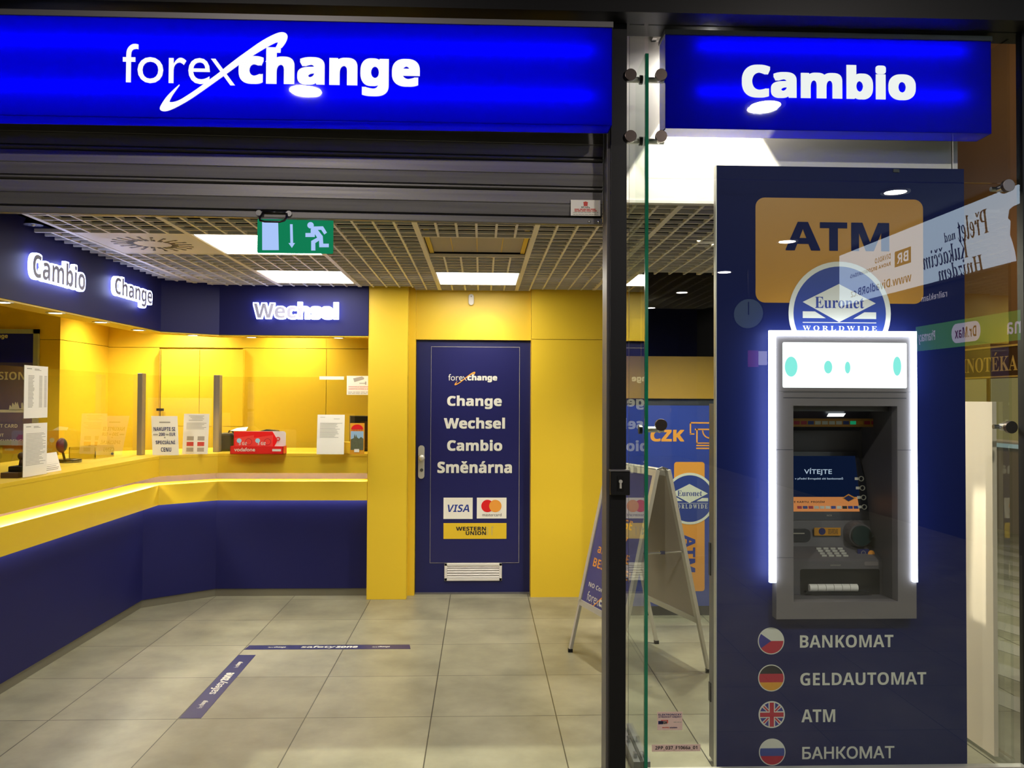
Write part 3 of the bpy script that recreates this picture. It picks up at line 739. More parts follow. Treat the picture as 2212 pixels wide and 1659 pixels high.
# price lists standing on the counter edge
def xpaper(mb, px0, py0, px1, py1, X, t=.002):
    a, b = atX(px0, py0, X), atX(px1, py1, X)
    return mb.box(X - t, X, a.y, b.y, b.z, a.z)
LX = -2.40
t = thing('price_list_stand', 'two-tier acrylic stand with tall white price lists at the left', 'price list', (LX, 4.4, 1.128))
YA, YB = atX(50, 1028, LX).y, atX(101, 1020, LX).y
part('holder', MB().box(LX - .009, LX - .004, YA - .006, YB + .004, 1.128, 1.728).box(LX - .02, LX + .01, YA, YB, 1.128, 1.133), M['acrylic'], t)
for zz, nm in ((1.133, 'sheet'), (1.442, 'sheet')):
    s = part(nm, MB().box(LX - .003, LX - .001, YA, YB, zz, zz + .281), M['paper'], t)
    mb = MB()
    def ln(y0, y1, z, h): mb.box(LX - .001, LX - .0005, YA + (YB - YA)*y0, YA + (YB - YA)*y1, zz + .281*z, zz + .281*z + h)
    ln(.1, .3, .93, .005); ln(.42, .62, .93, .004); ln(.42, .7, .91, .003)
    n = 24
    for k in range(n):
        z = .80 - k*.62/n
        if zz > 1.3:
            ln(.16, .42 - .1*random.random(), z, .0035); ln(.62, .75, z, .0035); ln(.84, .95, z, .0035)
        else: ln(.1, .95 - .3*random.random(), z, .0028)
    part('print', mb, M['inkgrey'], s)
# small leaning notice, intercom, stamp stand, tray
p0, p1 = atX(98, 1012, -2.44), atX(133, 1004, -2.44)
t = thing('small_notice', 'small white landscape notice leaning beside the price list stand', 'notice', (-2.44, p0.y, 1.128))
pa = MB().prism([(-2.44, p0.y, 1.129), (-2.44, p1.y, 1.129), (-2.475, p1.y + .01, 1.235), (-2.475, p0.y, 1.235)], (-.003, 0, 0))
s = part('card', pa, M['paper'], t)
mb = MB()
for k in range(8):
    f = .12 + k*.1; x = -2.44 - .035*f + .0012; z = 1.129 + .092*f
    mb.box(x - .0008, x, p0.y + .02, p1.y - .03*random.random() - .01, z, z + .004)
part('print', mb, M['inkgrey'], s)
px = atX(133, 985, -2.70)
t = thing('intercom', 'round dark intercom microphone on a ring base behind the glass', 'intercom', (-2.70, px.y, 1.128))
part('base', MB().ring((-2.70, px.y + .1, 1.128), (0, 0, 1), .075, .04, .022, 24), M['blackgloss'], t, bevel=.003)
part('stem', MB().tube([(-2.70, px.y + .04, 1.15), (-2.70, px.y + .02, 1.19), (-2.70, px.y, 1.22)], .008), M['blackgloss'], t)
part('head', MB().sphere((-2.70, px.y, 1.245), .048, 18, 12, sx=.6), M['atmdeep'], t, smooth=True)
p = atX(36, 1020, -2.48)
t = thing('stamp_stand', 'dark wooden stamp stand with flat base on the left counter', 'stamp stand', (-2.48, p.y, 1.128))
part('base', MB().box(-2.525, -2.435, p.y - .07, p.y + .10, 1.128, 1.156), M['winedark'], t)
part('block', MB().box(-2.515, -2.445, p.y - .02, p.y + .09, 1.156, 1.185), M['blackgloss'], t, bevel=.004)
part('grip', MB().cyl((-2.48, p.y + .05, 1.185), (-2.48, p.y + .05, 1.22), .016, 14, .012).sphere((-2.48, p.y + .05, 1.235), .022), M['winedark'], t, smooth=True)
a, b = atX(206, 998, -2.66), atX(246, 992, -2.66)
t = thing('yellow_tray', 'open yellow tray on the desk behind the left glass', 'tray', (-2.7, a.y, 1.128))
part('tray', MB().box(-2.84, -2.66, a.y, b.y, 1.128, 1.133).box(-2.84, -2.835, a.y, b.y, 1.133, 1.21).box(-2.665, -2.66, a.y, b.y, 1.133, 1.18).box(-2.84, -2.66, a.y, a.y + .005, 1.133, 1.21).box(-2.84, -2.66, b.y - .005, b.y, 1.133, 1.21), M['yellow'], t)
part('knob', MB().sphere((-2.652, (a.y + b.y)/2 + .1, 1.15), .009), M['black'], t)
# paper stands on the far counter
def stand(name, label, px0, py0, px1, py1, Y, lean=0.0, shift=0):
    # sheet facing the camera, bottom edge on the counter top
    x0, x1, z0, z1 = rect(px0, py0, px1, py1, Y); z0 = 1.129
    t = thing(name, label, 'paper stand', ((x0 + x1)/2, Y, 1.128))
    def P(u, v, l=0): return Vector((x0 + (x1 - x0)*u - shift*(v)*(x1 - x0), Y + lean*v - l, z0 + (z1 - z0)*v))
    s = part('sheet', MB().prism([P(0, 0), P(1, 0), P(1, 1), P(0, 1)], (0, .002, 0)), M['paper'], t)
    part('foot', MB().box(x0, x1, Y - .012, Y + lean*.5 + .004, 1.128, 1.1305), M['acrylic'], t)
    return t, s, P
def sheet_lines(s, P, rows, mat, h=.012):
    mb = MB()
    for v, u0, u1 in rows: mb.add([P(u0, v, .001), P(u1, v, .001), P(u1, v + h, .001), P(u0, v + h, .001)], [(0, 1, 2, 3)])
    return part('print', mb, mat, s)
def sheet_text(s, P, txt, u0, u1, v, hv, mat, style='b', thick=0.0):
    a, b, c = P(u0, v), P(u1, v), P((u0 + u1)/2, v, .0014)
    d = (P(.5, 1) - P(.5, 0)); up = d.normalized(); n = Vector((1, 0, 0)).cross(up); n = n if n.y < 0 else -n
    return part('lettering', text_mb(txt, style, c, (Vector((1, 0, 0)), up, n), b.x - a.x, d.length*hv, thick=thick), mat, s)
t, s, P = stand('offer_sign', 'white leaning sign with bold grey capitals right of the first steel post', 330, 899, 387, 983, 6.24, .05, .17)
for k, (txt, u0, u1, v, hv) in enumerate((('NAKUPTE SI', .08, .90, .665, .10), ('200', .27, .50, .53, .085), ('EUR', .68, .90, .53, .085), ('SPECIÁLNÍ', .14, .88, .335, .115), ('CENU', .33, .72, .14, .11))):
    sheet_text(s, P, txt, u0, u1, v, hv, M['inkblue'])
sheet_lines(s, P, [(.505, .05, .23), (.505, .54, .64), (.43, .46, .52), (.82, .3, .72)], M['inkgrey'], .035)
t, s, P = stand('banknote_notice', 'white notice with six small banknote pictures between the steel posts', 394, 894, 449, 979, 6.36, .03)
sheet_lines(s, P, [(.94 - .035*k, .2 + .06*(k % 3), .8 - .05*(k % 2)) for k in range(4)] + [(.76 - .035*k, .12, .9 - .2*(k % 3)*.4) for k in range(5)], M['inkgrey'], .012)
for u in (.16, .58):
    for v, m in ((.34, 'tan'), (.20, 'inkred'), (.06, 'tan')):
        mb = MB().add([P(u, v, .0012), P(u + .27, v, .0012), P(u + .27, v + .10, .0012), P(u, v + .10, .0012)], [(0, 1, 2, 3)]); part('picture', mb, M[m], s)
t, s, P = stand('document_sheet', 'plain white A4 document stand left of the red city leaflet', 684, 896, 743, 980, 6.37, .03)
sheet_lines(s, P, [(.93, .1, .28), (.89, .6, .82)] + [(.78 - .03*k, .1, .93 - .3*random.random()) for k in range(13)], M['inkgrey'], .010)
# red display box with two SIM packs
BY = 6.36
t = thing('display_box', 'red and white cardboard display box on the far counter', 'display box', (atY(557, 975, BY).x, BY, 1.128))
x0, x1, _, _ = rect(497, 962, 612, 976, BY); z0 = 1.1285; zf = atY(550, 964, BY).z; zb = atY(550, 932, BY + .1).z
part('tray', MB().box(x0, x1, BY, BY + .003, z0, zf).box(x0, x1, BY, BY + .11, z0, z0 + .003).box(x0, x0 + .003, BY, BY + .11, z0, zf).box(x1 - .003, x1, BY, BY + .11, z0, zf), M['red'], t)
xa, xb = atY(505, 945, BY + .1).x, atY(617, 945, BY + .1).x; xm = atY(594, 945, BY + .1).x
part('back_card', fpoly([(xa, z0), (xm - .03, z0), (xm + .02, (z0 + zb)/2 + .02), (xm - .02, zb), (xa, zb)], BY + .1, .004), M['red'], t)
part('back_edge', fpoly(rrect(xa + .02, xb, z0, zb + .002, .02), BY + .105, .004), M['white'], t, 'white card with rounded corner')
p = atY(601, 948, BY + .1); part('logo', MB().ring((p.x, BY + .099, p.z), (0, -1, 0), .016, .008, .001, 20), M['inkred'], t)
part('lettering', ptext('vodafone', 'r', 506, 551, 971, 8, BY, thick=.012), M['whiteprint'], t)
part('label_patch', fbox(588, 970, 607, 975, BY - .001, .001), M['whiteprint'], t)
for k, (a, b, c) in enumerate(((508, 547, 'left SIM pack in the red display box on the counter'), (548, 588, 'right SIM pack in the red display box on the counter'))):
    yk = BY + .04
    x0, x1, z0, z1 = rect(a, 940, b, 968, yk)
    q = thing('sim_pack', c, 'SIM pack', ((x0 + x1)/2, yk, 1.133), 'SIM packs in the red display box')
    part('pack', fpoly([(x0, 1.133), (x1, 1.133), (x1 + .002, z1), (x0 - .002, z1 - .022)], yk, .006), M['packred'], q)
    part('lettering', text_mb('3 GB', 'b', ((x0 + x1)/2 - .01, yk, z0 + .035), FRONT, .062, .024), M['whiteprint'], q)
    part('badge', MB().cyl((x0 + .03, yk - .001, z1 - .042), (x0 + .03, yk, z1 - .042), .018, 18), M['clock'], q)
    part('swirl', MB().ring((x1 - .035, yk - .0008, z1 - .05), (0, -1, 0), .026, .022, .0006, 22), M['flagred'], q)
single('flyer', MB().prism([(atY(497, 931, 6.45).x, 6.45, atY(497, 931, 6.45).z), (atY(530, 931, 6.45).x, 6.47, zb + .004), (atY(528, 931, 6.45).x, 6.55, zb + .03), (atY(505, 931, 6.45).x, 6.53, zb + .022)], (0, 0, .002)), M['paper'], 'loose white flyer lying on top of the red display box', 'flyer')
x0, x1, z0, z1 = rect(480, 935, 506, 977, 6.76)
t = thing('black_bag', 'black bag on the desk behind the second steel post', 'bag', ((x0 + x1)/2, 6.8, 1.128))
part('body', MB().box(x0 - .03, x1 + .02, 6.72, 6.88, 1.1285, z1), M['blackgloss'], t, bevel=.02)
part('handle', MB().tube([(x0 + .04, 6.78, z1 - .01), (x0 + .05, 6.78, z1 + .015), (x1 - .02, 6.78, z1 + .015), (x1 - .01, 6.78, z1 - .01)], .007), M['blackgloss'], t)
x0, x1, z0, z1 = rect(552, 927, 602, 977, 6.85)
t = thing('card_terminal', 'black device behind the red display box', 'device', ((x0 + x1)/2, 6.85, 1.128))
part('body', fpoly([(x0, 1.1285), (x1, 1.1285), (x1 - .01, z1 - .01), ((x0 + x1)/2, z1), (x0 + .02, z1 - .02)], 6.82, .1), M['blackgloss'], t, bevel=.006)
part('display', MB().box(x0 + .03, x1 - .03, 6.818, 6.82, z1 - .09, z1 - .03), M['atmdeep'], t)
# monitor and leaflet by the column
x0, x1, z0, z1 = rect(755, 898, 830, 975, 6.74)
t = thing('office_monitor', 'dark monitor on the desk behind the city leaflet', 'monitor', ((x0 + x1)/2, 6.74, 1.128))
part('screen', MB().box(x0, x1, 6.74, 6.77, 1.16, z1), M['blackgloss'], t, bevel=.004)
part('stand', MB().box(x0 + .06, x0 + .18, 6.74, 6.84, 1.1285, 1.16), M['blackgloss'], t)
part('bezel', MB().box(x0, x0 + .006, 6.735, 6.74, 1.16, z1).box(x0, x1, 6.735, 6.74, z1 - .005, z1), M['aludull'], t)
x0, x1, z0, z1 = rect(756, 914, 787, 976, 6.38)
t = thing('city_leaflet', 'folded Prague leaflet with red arch and castle picture by the column', 'leaflet', ((x0 + x1)/2, 6.38, 1.128))
part('cover', MB().box(x0, x1, 6.38, 6.386, 1.1285, z1), M['flaggold'], t)
w, h = x1 - x0, z1 - 1.1285
part('sky_picture', MB().box(x0 + .006, x1 - .006, 6.379, 6.38, 1.1285 + h*.42, 1.1285 + h*.74), pbr('pale blue print', S(150, 185, 215), .5), t)
part('town_picture', fpoly([(x0 + .006, 1.1285 + h*.14), (x1 - .006, 1.1285 + h*.14), (x1 - .006, 1.1285 + h*.50)] + [(x1 - .006 - (w - .012)*f, 1.1285 + h*g) for f, g in ((.2, .56), (.35, .5), (.5, .54), (.58, .64), (.62, .54), (.7, .66), (.76, .52), (1, .48))], 6.378, .001), pbr('dark green print', S(92, 96, 70), .5, var=.4, scale=60), t)
part('arch', fpoly([((x0 + x1)/2 + w*.42*math.cos(math.pi*k/10), 1.1285 + h*.80 + h*.16*math.sin(math.pi*k/10)) for k in range(11)], 6.378, .001), M['red'], t)
part('lettering', text_mb('PRAGUE', 's', ((x0 + x1)/2, 6.378, 1.1285 + h*.775), FRONT, w*.8, h*.07), M['inkred'], t)
part('price_tag', MB().box(x0 + w*.3, x0 + w*.65, 6.377, 6.3785, 1.1285 + h*.07, 1.1285 + h*.17), M['paper'], t)
x0, x1, z0, z1 = rect(741, 955, 756, 976, 6.45)
single('yellow_block', MB().box(x0 - .01, x1 + .01, 6.45, 6.53, 1.1285, z1), M['yellow'], 'small yellow block between document stand and leaflet', 'box', bevel=.003)
# camera notice on the glass
GY = 6.645
x0, x1, z0, z1 = rect(749, 812, 812, 853, GY)
t = thing('camera_notice', 'white camera surveillance sticker on the counter glass near the column', 'sticker', ((x0 + x1)/2, GY, z0))
part('sheet', MB().box(x0, x1, GY, GY + .001, z0, z1), M['paper'], t)
mb = MB().prism([(x0 + .05, GY - .0005, z1 - .02), (x0 + .12, GY - .0005, z1 - .004), (x0 + .138, GY - .0005, z1 - .016), (x0 + .135, GY - .0005, z1 - .028), (x0 + .06, GY - .0005, z1 - .05)], (0, .0004, 0)).box(x0 + .10, x0 + .15, GY - .0008, GY - .0004, z1 - .062, z1 - .056).box(x0 + .145, x0 + .155, GY - .0008, GY - .0004, z1 - .07, z1 - .045)
part('picture', mb, M['inkgrey'], t)
part('lettering', text_mb('PROSTOR JE MONITOROVÁN', 'b', ((x0 + x1)/2, GY - .0005, z0 + .064), FRONT, (x1 - x0)*.86, .013), M['inkred'], t)
part('lettering', text_mb('KAMEROVÝM SYSTÉMEM SE ZÁZNAMEM', 'b', ((x0 + x1)/2, GY - .0005, z0 + .048), FRONT, (x1 - x0)*.86, .011), M['inkred'], t)
part('print', bars(752, 808, (847, 850), GY, 1.2, words=6), M['inkgrey'], t)
single('white_strip', fbox(690, 813, 743, 820, 6.645, .002), M['paper'], 'narrow white strip at the top edge of the counter glass', 'label')
# halogen lamp left in the ceiling gap
p = atZ(72, 473, CZ + .03)
t = thing('halogen_lamp', 'small faceted halogen lamp in the gap at the ceiling corner', 'lamp', tuple(p))
part('reflector', MB().cyl((p.x, p.y, p.z - .03), (p.x, p.y, p.z + .03), .045, 18, .02), M['steel'], t)
part('bulb', MB().sphere((p.x, p.y, p.z - .025), .012), M['alu'], t)
part('cable', MB().tube([(p.x, p.y, p.z + .03), (p.x - .08, p.y + .01, p.z + .08), (p.x - .15, p.y, p.z + .2), (p.x - .15, p.y, 2.999)], .004), M['black'], t)
# ------------------------------------------------------------------ floor strips
def strip(name, label, q, mb_text):
    t = thing(name, label, 'floor sticker', tuple(q[0]))
    part('film', MB().prism([(p.x, p.y, .0004) for p in q], (0, 0, .0008)), M['navyprint'], t)
    for s, st, u0, u1, hv, th in mb_text:
        o, U, V = q[0], (q[1] - q[0]), (q[3] - q[0]); c = o + U*((u0 + u1)/2) + V*.5
        part('lettering', text_mb(s, st, (c.x, c.y, .0012), (U.normalized(), V.normalized(), Vector((0, 0, 1))), U.length*(u1 - u0), V.length*hv, thick=th, lift=.0006), M['whiteprint'], t)
words = [('safety', 'r', .33, .535, .62, .012), ('zone', 'b', .54, .67, .42, .03), ('fore', 'r', .13, .16, .24, 0), ('change', 'b', .165, .235, .34, .02), ('fore', 'r', .76, .79, .24, 0), ('change', 'b', .795, .865, .34, .02)]
q = [atZ(527, 1403.5, 0), atZ(887, 1402, 0), atZ(885, 1393, 0), atZ(539, 1394.5, 0)]
strip('safety_strip', 'navy floor strip with lettering, running across the floor parallel to the door', q, words)
q = [atZ(387, 1552, 0), atZ(515, 1415, 0), atZ(551, 1415, 0), atZ(434, 1552, 0)]
q = [q[0], q[1], q[1] + (q[3] - q[0]), q[3]]
q = [q[3], q[2], q[1], q[0]]
strip('safety_strip', 'navy floor strip with lettering, running towards the counter corner', q, words)
# ================================================================== FACADE
GYF = 3.385
gr_ = structure('window_1', MB().box(.684, 2.258, GYF, GYF + .012, 2.472, 3.112), M['glass'], 'large clear facade glass in front of the cash machine panel', 'window')
part('lower_pane', MB().box(.684, 2.258, GYF, GYF + .012, .045, 2.466), M['glass'], gr_)
part('bottom_rail', MB().box(.684, 2.30, GYF - .01, GYF + .025, 0, .044), M['alu'], gr_)
part('end_bar', MB().box(2.262, 2.284, GYF - .01, GYF + .03, .0, 3.112), M['black'], gr_)
structure('window_2', MB().box(2.246, 2.258, 3.45, 5.68, .045, 3.112).box(2.243, 2.261, 3.45, 5.68, 0, .045), M['glass'], 'side glass wall beside the cash machine', 'window')
structure('window_3', MB().box(1.105, 2.24, 5.70, 5.712, .02, 3.0), M['glass'], 'rear glass wall behind the folding sign', 'window')
structure('window_4', MB().box(.606, .668, GYF, GYF + .012, .045, 3.112), M['glass'], 'narrow glass strip between black post and glass fin', 'window')
t = thing('glass_fin', 'upright glass fin with green edge beside the black post', 'glass fin', (.676, 3.6, 0))
part('fin', MB().prism([(.6695, GYF + .004, .03), (.6695, 3.82, .03), (.6695, 3.82, CZ - .004), (.6695, 3.595, CZ - .004), (.6695, 3.595, 2.985), (.6695, GYF + .004, 2.985)], (.013, 0, 0)), M['finglass'], t)
part('front_edge', MB().box(.669, .6828, GYF - .012, GYF + .003, .03, 2.985), M['finedge'], t, 'green polished glass edge')
sh = part('shoe', MB().box(.640, .668, 3.45, 3.86, 0, .05).box(.6835, .71, 3.45, 3.86, 0, .05), M['aludull'], t, 'steel clamp at the floor')
for y in (3.50, 3.66):
    for xx in (.655, .697): part('clamp_bolt', MB().box(xx - .007, xx + .007, y - .012, y + .012, .05, .068), M['steel'], sh)
# point fittings of the glass
def fitting(label, py, left, right):
    z = atY(1396, py + 10, GYF + .03).z; yb = GYF + .045
    t = thing('glass_clamp', label, 'glass clamp', (.676, yb, z), 'steel point fittings of the facade glass')
    xl = atY(1350, py, yb).x if left else .66; xr = atY(1434, py, yb).x
    part('bar', MB().cyl((xl, yb, z), (.669, yb, z), .012, 18).cyl((.683, yb, z), (xr, yb, z), .012, 18), M['alu'], t)
    part('collar', MB().cyl((.655, yb, z), (.668, yb, z), .019, 18), M['blackgloss'], t)
    for ok, bx in ((left, 1363), (right, 1429)):
        if not ok: continue
        p = atY(bx, py, GYF - .02)
        part('button', MB().cyl((p.x, GYF - .018, p.z), (p.x, GYF - .001, p.z), .0245, 28), M['button'], t, 'brushed steel button', bevel=.001)
        part('stem', MB().cyl((p.x, GYF + .0125, p.z), (p.x, yb, z), .012, 14), M['steel'], t)
fitting('steel glass clamp at the top, level with the word Cambio', 160, True, True)
fitting('steel glass clamp just below the small blue sign', 293, True, True)
fitting('steel glass clamp right of the post at mid height', 918, False, True)
for px, py, lab in ((2180, 400, 'steel glass clamp at the right edge, above the cash machine'), (2186, 923, 'steel glass clamp at the right edge, at mid height')):
    p = atY(px, py, GYF - .02)
    t = thing('glass_clamp', lab, 'glass clamp', tuple(p), 'steel point fittings of the facade glass')
    part('button', MB().cyl((p.x, GYF - .02, p.z), (p.x, GYF - .001, p.z), .026, 28), M['button'], t, bevel=.001)
    part('stem', MB().cyl((p.x, GYF + .0125, p.z), (p.x, GYF + .05, p.z), .016, 16), M['steel'], t)
    part('bar', MB().cyl((p.x - .035, GYF + .05, p.z), (2.245, GYF + .05, p.z), .010, 14), M['steel'], t)
# black post with lock
x0, x1 = atY(1318, 860, 3.38).x, atY(1353, 860, 3.38).x
x0_post = x0
t = thing('facade_post', 'black square steel post with lock box at the shop entrance', 'post', ((x0 + x1)/2, 3.42, 0))
part('profile', MB().box(x0, x1, 3.38, 3.50, 0, 3.112), M['black'], t, bevel=.002)
part('guide_rail', MB().box(x0 - .012, x0, 3.40, 3.52, 0, 2.72), M['aludull'], t, 'grey shutter guide rail')
lx0, lx1, lz0, lz1 = rect(1319, 1018, 1361, 1070, 3.355)
lk = part('lock_box', MB().box(lx0, lx1, 3.355, 3.38, lz0, lz1), M['black'], t, bevel=.003)
part('cover_plate', MB().box(lx0 - .004, lx1 - .002, 3.35, 3.38, lz1, lz1 + .006), M['aludull'], lk)
cx, cz = (lx0 + lx1)/2, (lz0 + lz1)/2
part('slot', MB().box(cx - .012, cx + .012, 3.352, 3.356, cz - .03, cz + .028), M['blackgloss'], lk)
part('key_cylinder', MB().cyl((cx, 3.345, cz + .008), (cx, 3.354, cz + .008), .0075, 16).box(cx - .004, cx + .004, 3.346, 3.354, cz - .02, cz + .006), M['alu'], lk)
# ------------------------------------------------------------------ blue signs
def lightbox(name, label, x0, x1, y, z0, z1, dep, tz, tx0, tx1, rail):
    t = thing(name, label, 'sign', ((x0 + x1)/2, y, z0))
    part('face', MB().box(x0, x1, y, y + .003, z0, z1), M['bluelit'], t, 'glowing blue face')
    part('case', MB().box(x0, x0 + .003, y + .003, y + dep, z0, z1).box(x1 - .003, x1, y + .003, y + dep, z0, z1).box(x0, x1, y + .003, y + dep, z0, z0 + .003), M['bluelit'], t, 'blue case sides')
    part('back', MB().box(x0, x1, y + dep, y + dep + .003, z0, z1).box(x0 + .004, x1 - .004, y + .004, y + dep, z1 - .004, z1 - .001), M['atmdark'], t)
    part('top_rail', MB().box(x0 - .004, x1 + .004, y - .006, y + dep + .006, z1, z1 + rail), M['aludull'], t, 'grey metal top rail')
    for z in tz:
        part('fluorescent_tube', MB().cyl((tx0, y + .032, z), (tx1, y + .032, z), .011, 12), M['tube'], t)
    return t
SY = 3.27
sx1 = atY(1322, 200, SY).x; sz0, sz1 = atY(1320, 271, SY).z, atY(1320, 60, SY).z
big = lightbox('shop_sign', 'long glowing blue shop sign with white wordmark over the shutter', -3.2, sx1, SY, sz0, sz1, .10, (atY(1100, 118, SY + .05).z, atY(1100, 214, SY + .05).z), -3.15, atY(1278, 160, SY + .05).x, .022)
c = atY(589, 153, SY)
shop_logo((c.x, SY, c.z), FRONT, 632*SY/F, big, M['litwhite'], M['litwhite'], M['litwhite'], lift=.0015, depth=.002)
CY = 3.412
cx0, cx1 = atY(1437, 180, CY).x, atY(2141, 180, CY).x; cz0, cz1 = atY(1790, 283, CY).z, atY(1790, 82, CY).z
small = lightbox('shop_sign', 'short glowing blue sign reading Cambio behind the glass on the right', cx0, cx1, CY, cz0, cz1, .107, (atY(1800, 116, CY + .05).z, atY(1800, 212, CY + .05).z), atY(1500, 160, CY + .05).x, atY(2070, 160, CY + .05).x, .020)
part('lettering', ptext('Cambio', 'b', 1603, 1978, 177, 76, CY, thick=.03, lift=.0015, depth=.002), M['litwhite'], small, 'lit white word Cambio')
# ------------------------------------------------------------------ roller shutter
HY = 3.49
p = atY(1310, 487, HY)
sh = thing('roller_shutter', 'half-open grey steel roller shutter under the long blue sign', 'shutter', (x0_post - .019, HY, p.z))
xl, xr, zb = -3.2, x0_post - .019, p.z
pitch = atY(1200, 402, HY).z - atY(1200, 466, HY).z
part('bottom_bar', MB().box(xl, xr, HY - .012, HY + .02, zb, zb + .028), M['shutter'], sh, bevel=.003)
prof = []
z = zb + .034
for k in range(5):
    for dz, dy in ((0, .006), (.004, -.004), (.05, -.010), (.052, -.007), (.055, -.010), (pitch - .022, -.004), (pitch - .018, .008), (pitch - .012, -.012), (pitch - .006, -.012), (pitch - .002, .006)):
        prof.append((HY + dy, z + dz))
    z += pitch
mb = MB(); n = len(prof)
mb.add([(xl, y, z) for y, z in prof] + [(xr, y, z) for y, z in prof] + [(xl, HY + .02, prof[-1][1]), (xl, HY + .02, prof[0][1]), (xr, HY + .02, prof[-1][1]), (xr, HY + .02, prof[0][1])],
       [(i, n + i, n + i + 1, i + 1) for i in range(n - 1)] + [(2*n + 1, 2*n, 2*n + 2, 2*n + 3)])
part('slat_curtain', mb, M['shutter'], sh)
for px in (1273, 1293):
    q = atY(px, 481, HY - .013); part('bolt', MB().sphere((q.x, HY - .013, zb + .012), .0065, 12, 8, sy=.7), M['steel'], sh, smooth=True)
hc = atY(592, 466, HY - .012)
hw = .062
hn = part('pull_handle', MB().tube([(hc.x - hw*.72, HY - .018, zb + .020), (hc.x - hw*.86, HY - .035, zb - .008), (hc.x - hw*.80, HY - .04, zb - .018), (hc.x - hw*.5, HY - .042, zb - .022), (hc.x + hw*.5, HY - .042, zb - .022), (hc.x + hw*.8, HY - .04, zb - .016), (hc.x + hw*.9, HY - .03, zb), (hc.x + hw*.86, HY - .018, zb + .018)], .0045, 10).tube([(hc.x - hw*.75, HY - .018, zb + .022), (hc.x + hw*.75, HY - .018, zb + .022)], .005, 10), M['blackgloss'], sh, 'black wire pull handle', smooth=True)
part('hinge_eyes', MB().cyl((hc.x - hw, HY - .02, zb + .018), (hc.x - hw, HY - .01, zb + .018), .012, 14).cyl((hc.x + hw, HY - .02, zb + .018), (hc.x + hw, HY - .01, zb + .018), .012, 14), M['steel'], hn)
sh.rotation_euler = (0, math.radians(.5), 0)
# sticker on the shutter
x0, x1, z0, z1 = rect(1233, 432, 1297, 466, HY - .016); zz = z0
t = thing('warning_sticker', 'small white sticker with red print at the shutter right end', 'sticker', ((x0 + x1)/2, HY - .016, z0))
part('sheet', MB().box(x0, x1, HY - .016, HY - .0145, z0, z1), M['paper'], t)
q = HY - .0165; cx = (x0 + x1)/2
part('emblem', fpoly([(cx - .008, z1 - .026), (cx + .008, z1 - .026), (cx + .009, z1 - .012), (cx + .011, z1 - .010), (cx, z1 - .006), (cx - .011, z1 - .010), (cx - .009, z1 - .012)], q, .0004), M['inkred'], t)
part('lettering', text_mb('SVAPo', 's', (cx, q, z1 - .031), FRONT, .036, .007), M['inkblack'], t)
part('print', bars(1241, 1289, (452, 455.5), q, 2, words=5), M['inkred'], t)
part('print', bars(1238, 1292, (459, 463), q, 1.2, words=7), M['inkgrey'], t)
# exit sign hanging inside
EY = 3.72
x0, x1, z0, z1 = rect(553, 474, 723, 549, EY)
t = thing('exit_sign', 'green hanging exit sign with running figure, arrow and door', 'sign', ((x0 + x1)/2, EY, z0))
part('plate', MB().box(x0, x1, EY, EY + .004, z0 - .002, z1 + .004), M['acrylic'], t)
part('green_film', fpoly(rrect(x0 + .006, x1 - .006, z0 + .003, z1, .006), EY - .001, .0008), M['green'], t)
def ez(px, py): return (540 + px/11.06, 440 + py/11.06)
def epoly(pts):
    return [( (lambda v: (v.x, v.z))(atY(*ez(a, b - .016*(a - 1000)*.0), EY - .002)) ) for a, b in pts]
mb = MB()
for poly in ([(290, 432), (672, 436), (688, 1108), (292, 1108)], [(955, 490), (1018, 490), (1030, 940), (1075, 940), (1000, 1055), (920, 940), (965, 940)],
             [(1500, 545), (1745, 540), (1838, 690), (1775, 735), (1700, 625), (1620, 625), (1738, 775), (1750, 955), (1882, 955), (1882, 1040), (1655, 1040), (1650, 880), (1560, 940), (1562, 1118), (1462, 1118), (1462, 890), (1605, 810), (1548, 725), (1548, 795), (1325, 795), (1325, 700), (1450, 700), (1450, 610)]):
    fpoly(epoly(poly), EY - .002, .0008, mb)
h = atY(*ez(1447, 515), EY - .002); mb.cyl((h.x, EY - .002, h.z), (h.x, EY - .0012, h.z), .0143, 28)
part('pictogram', mb, M['exitwhite'], t, 'pale door, arrow and running figure')
part('hanger', MB().box(x0 + .03, x0 + .034, EY, EY + .003, z1, CZ).box(x1 - .034, x1 - .03, EY, EY + .003, z1, CZ), M['steel'], t)
# ------------------------------------------------------------------ cash machine panel
AY = 3.475
ax0, ax1 = atY(1548, 860, AY).x, atY(2085, 860, AY).x; az1 = atY(1810, 361, AY).z
ap = thing('bank_panel', 'tall glossy navy advertising panel around the cash machine', 'panel', ((ax0 + ax1)/2, AY, 0))
_hx0, _hx1, _hz0, _hz1 = rect(1714, 877, 1939, 1300, 3.425)
part('board', MB().box(ax0, _hx0 - .02, AY, AY + .03, 0, az1).box(_hx1 + .02, ax1, AY, AY + .03, 0, az1).box(_hx0 - .02, _hx1 + .02, AY, AY + .03, 0, _hz0 - .02).box(_hx0 - .02, _hx1 + .02, AY, AY + .03, _hz1 + .02, az1), M['atmnavy'], ap)
part('edge_strip', MB().box(ax0 - .004, ax0, AY - .001, AY + .03, 0, az1), M['alu'], ap)
x0, x1, z0, z1 = rect(1632, 429, 1994, 655, AY)
part('orange_field', fpoly(rrect(x0, x1, z0, z1, .04), AY - .0008, .0008), M['orange'], ap)
part('lettering', ptext('ATM', 'b', 1697, 1921, 511, 63, AY - .001, thick=.014), M['atmnavy'], ap, 'navy word ATM')
c = atY(1813.5, 677, AY); bank_logo((c.x, AY, c.z), FRONT, 114*AY/F, ap, lift=.0015)
part('sensor', fbox(1930, 365, 1943, 372, AY - .004, .004), M['blackgloss'], ap)
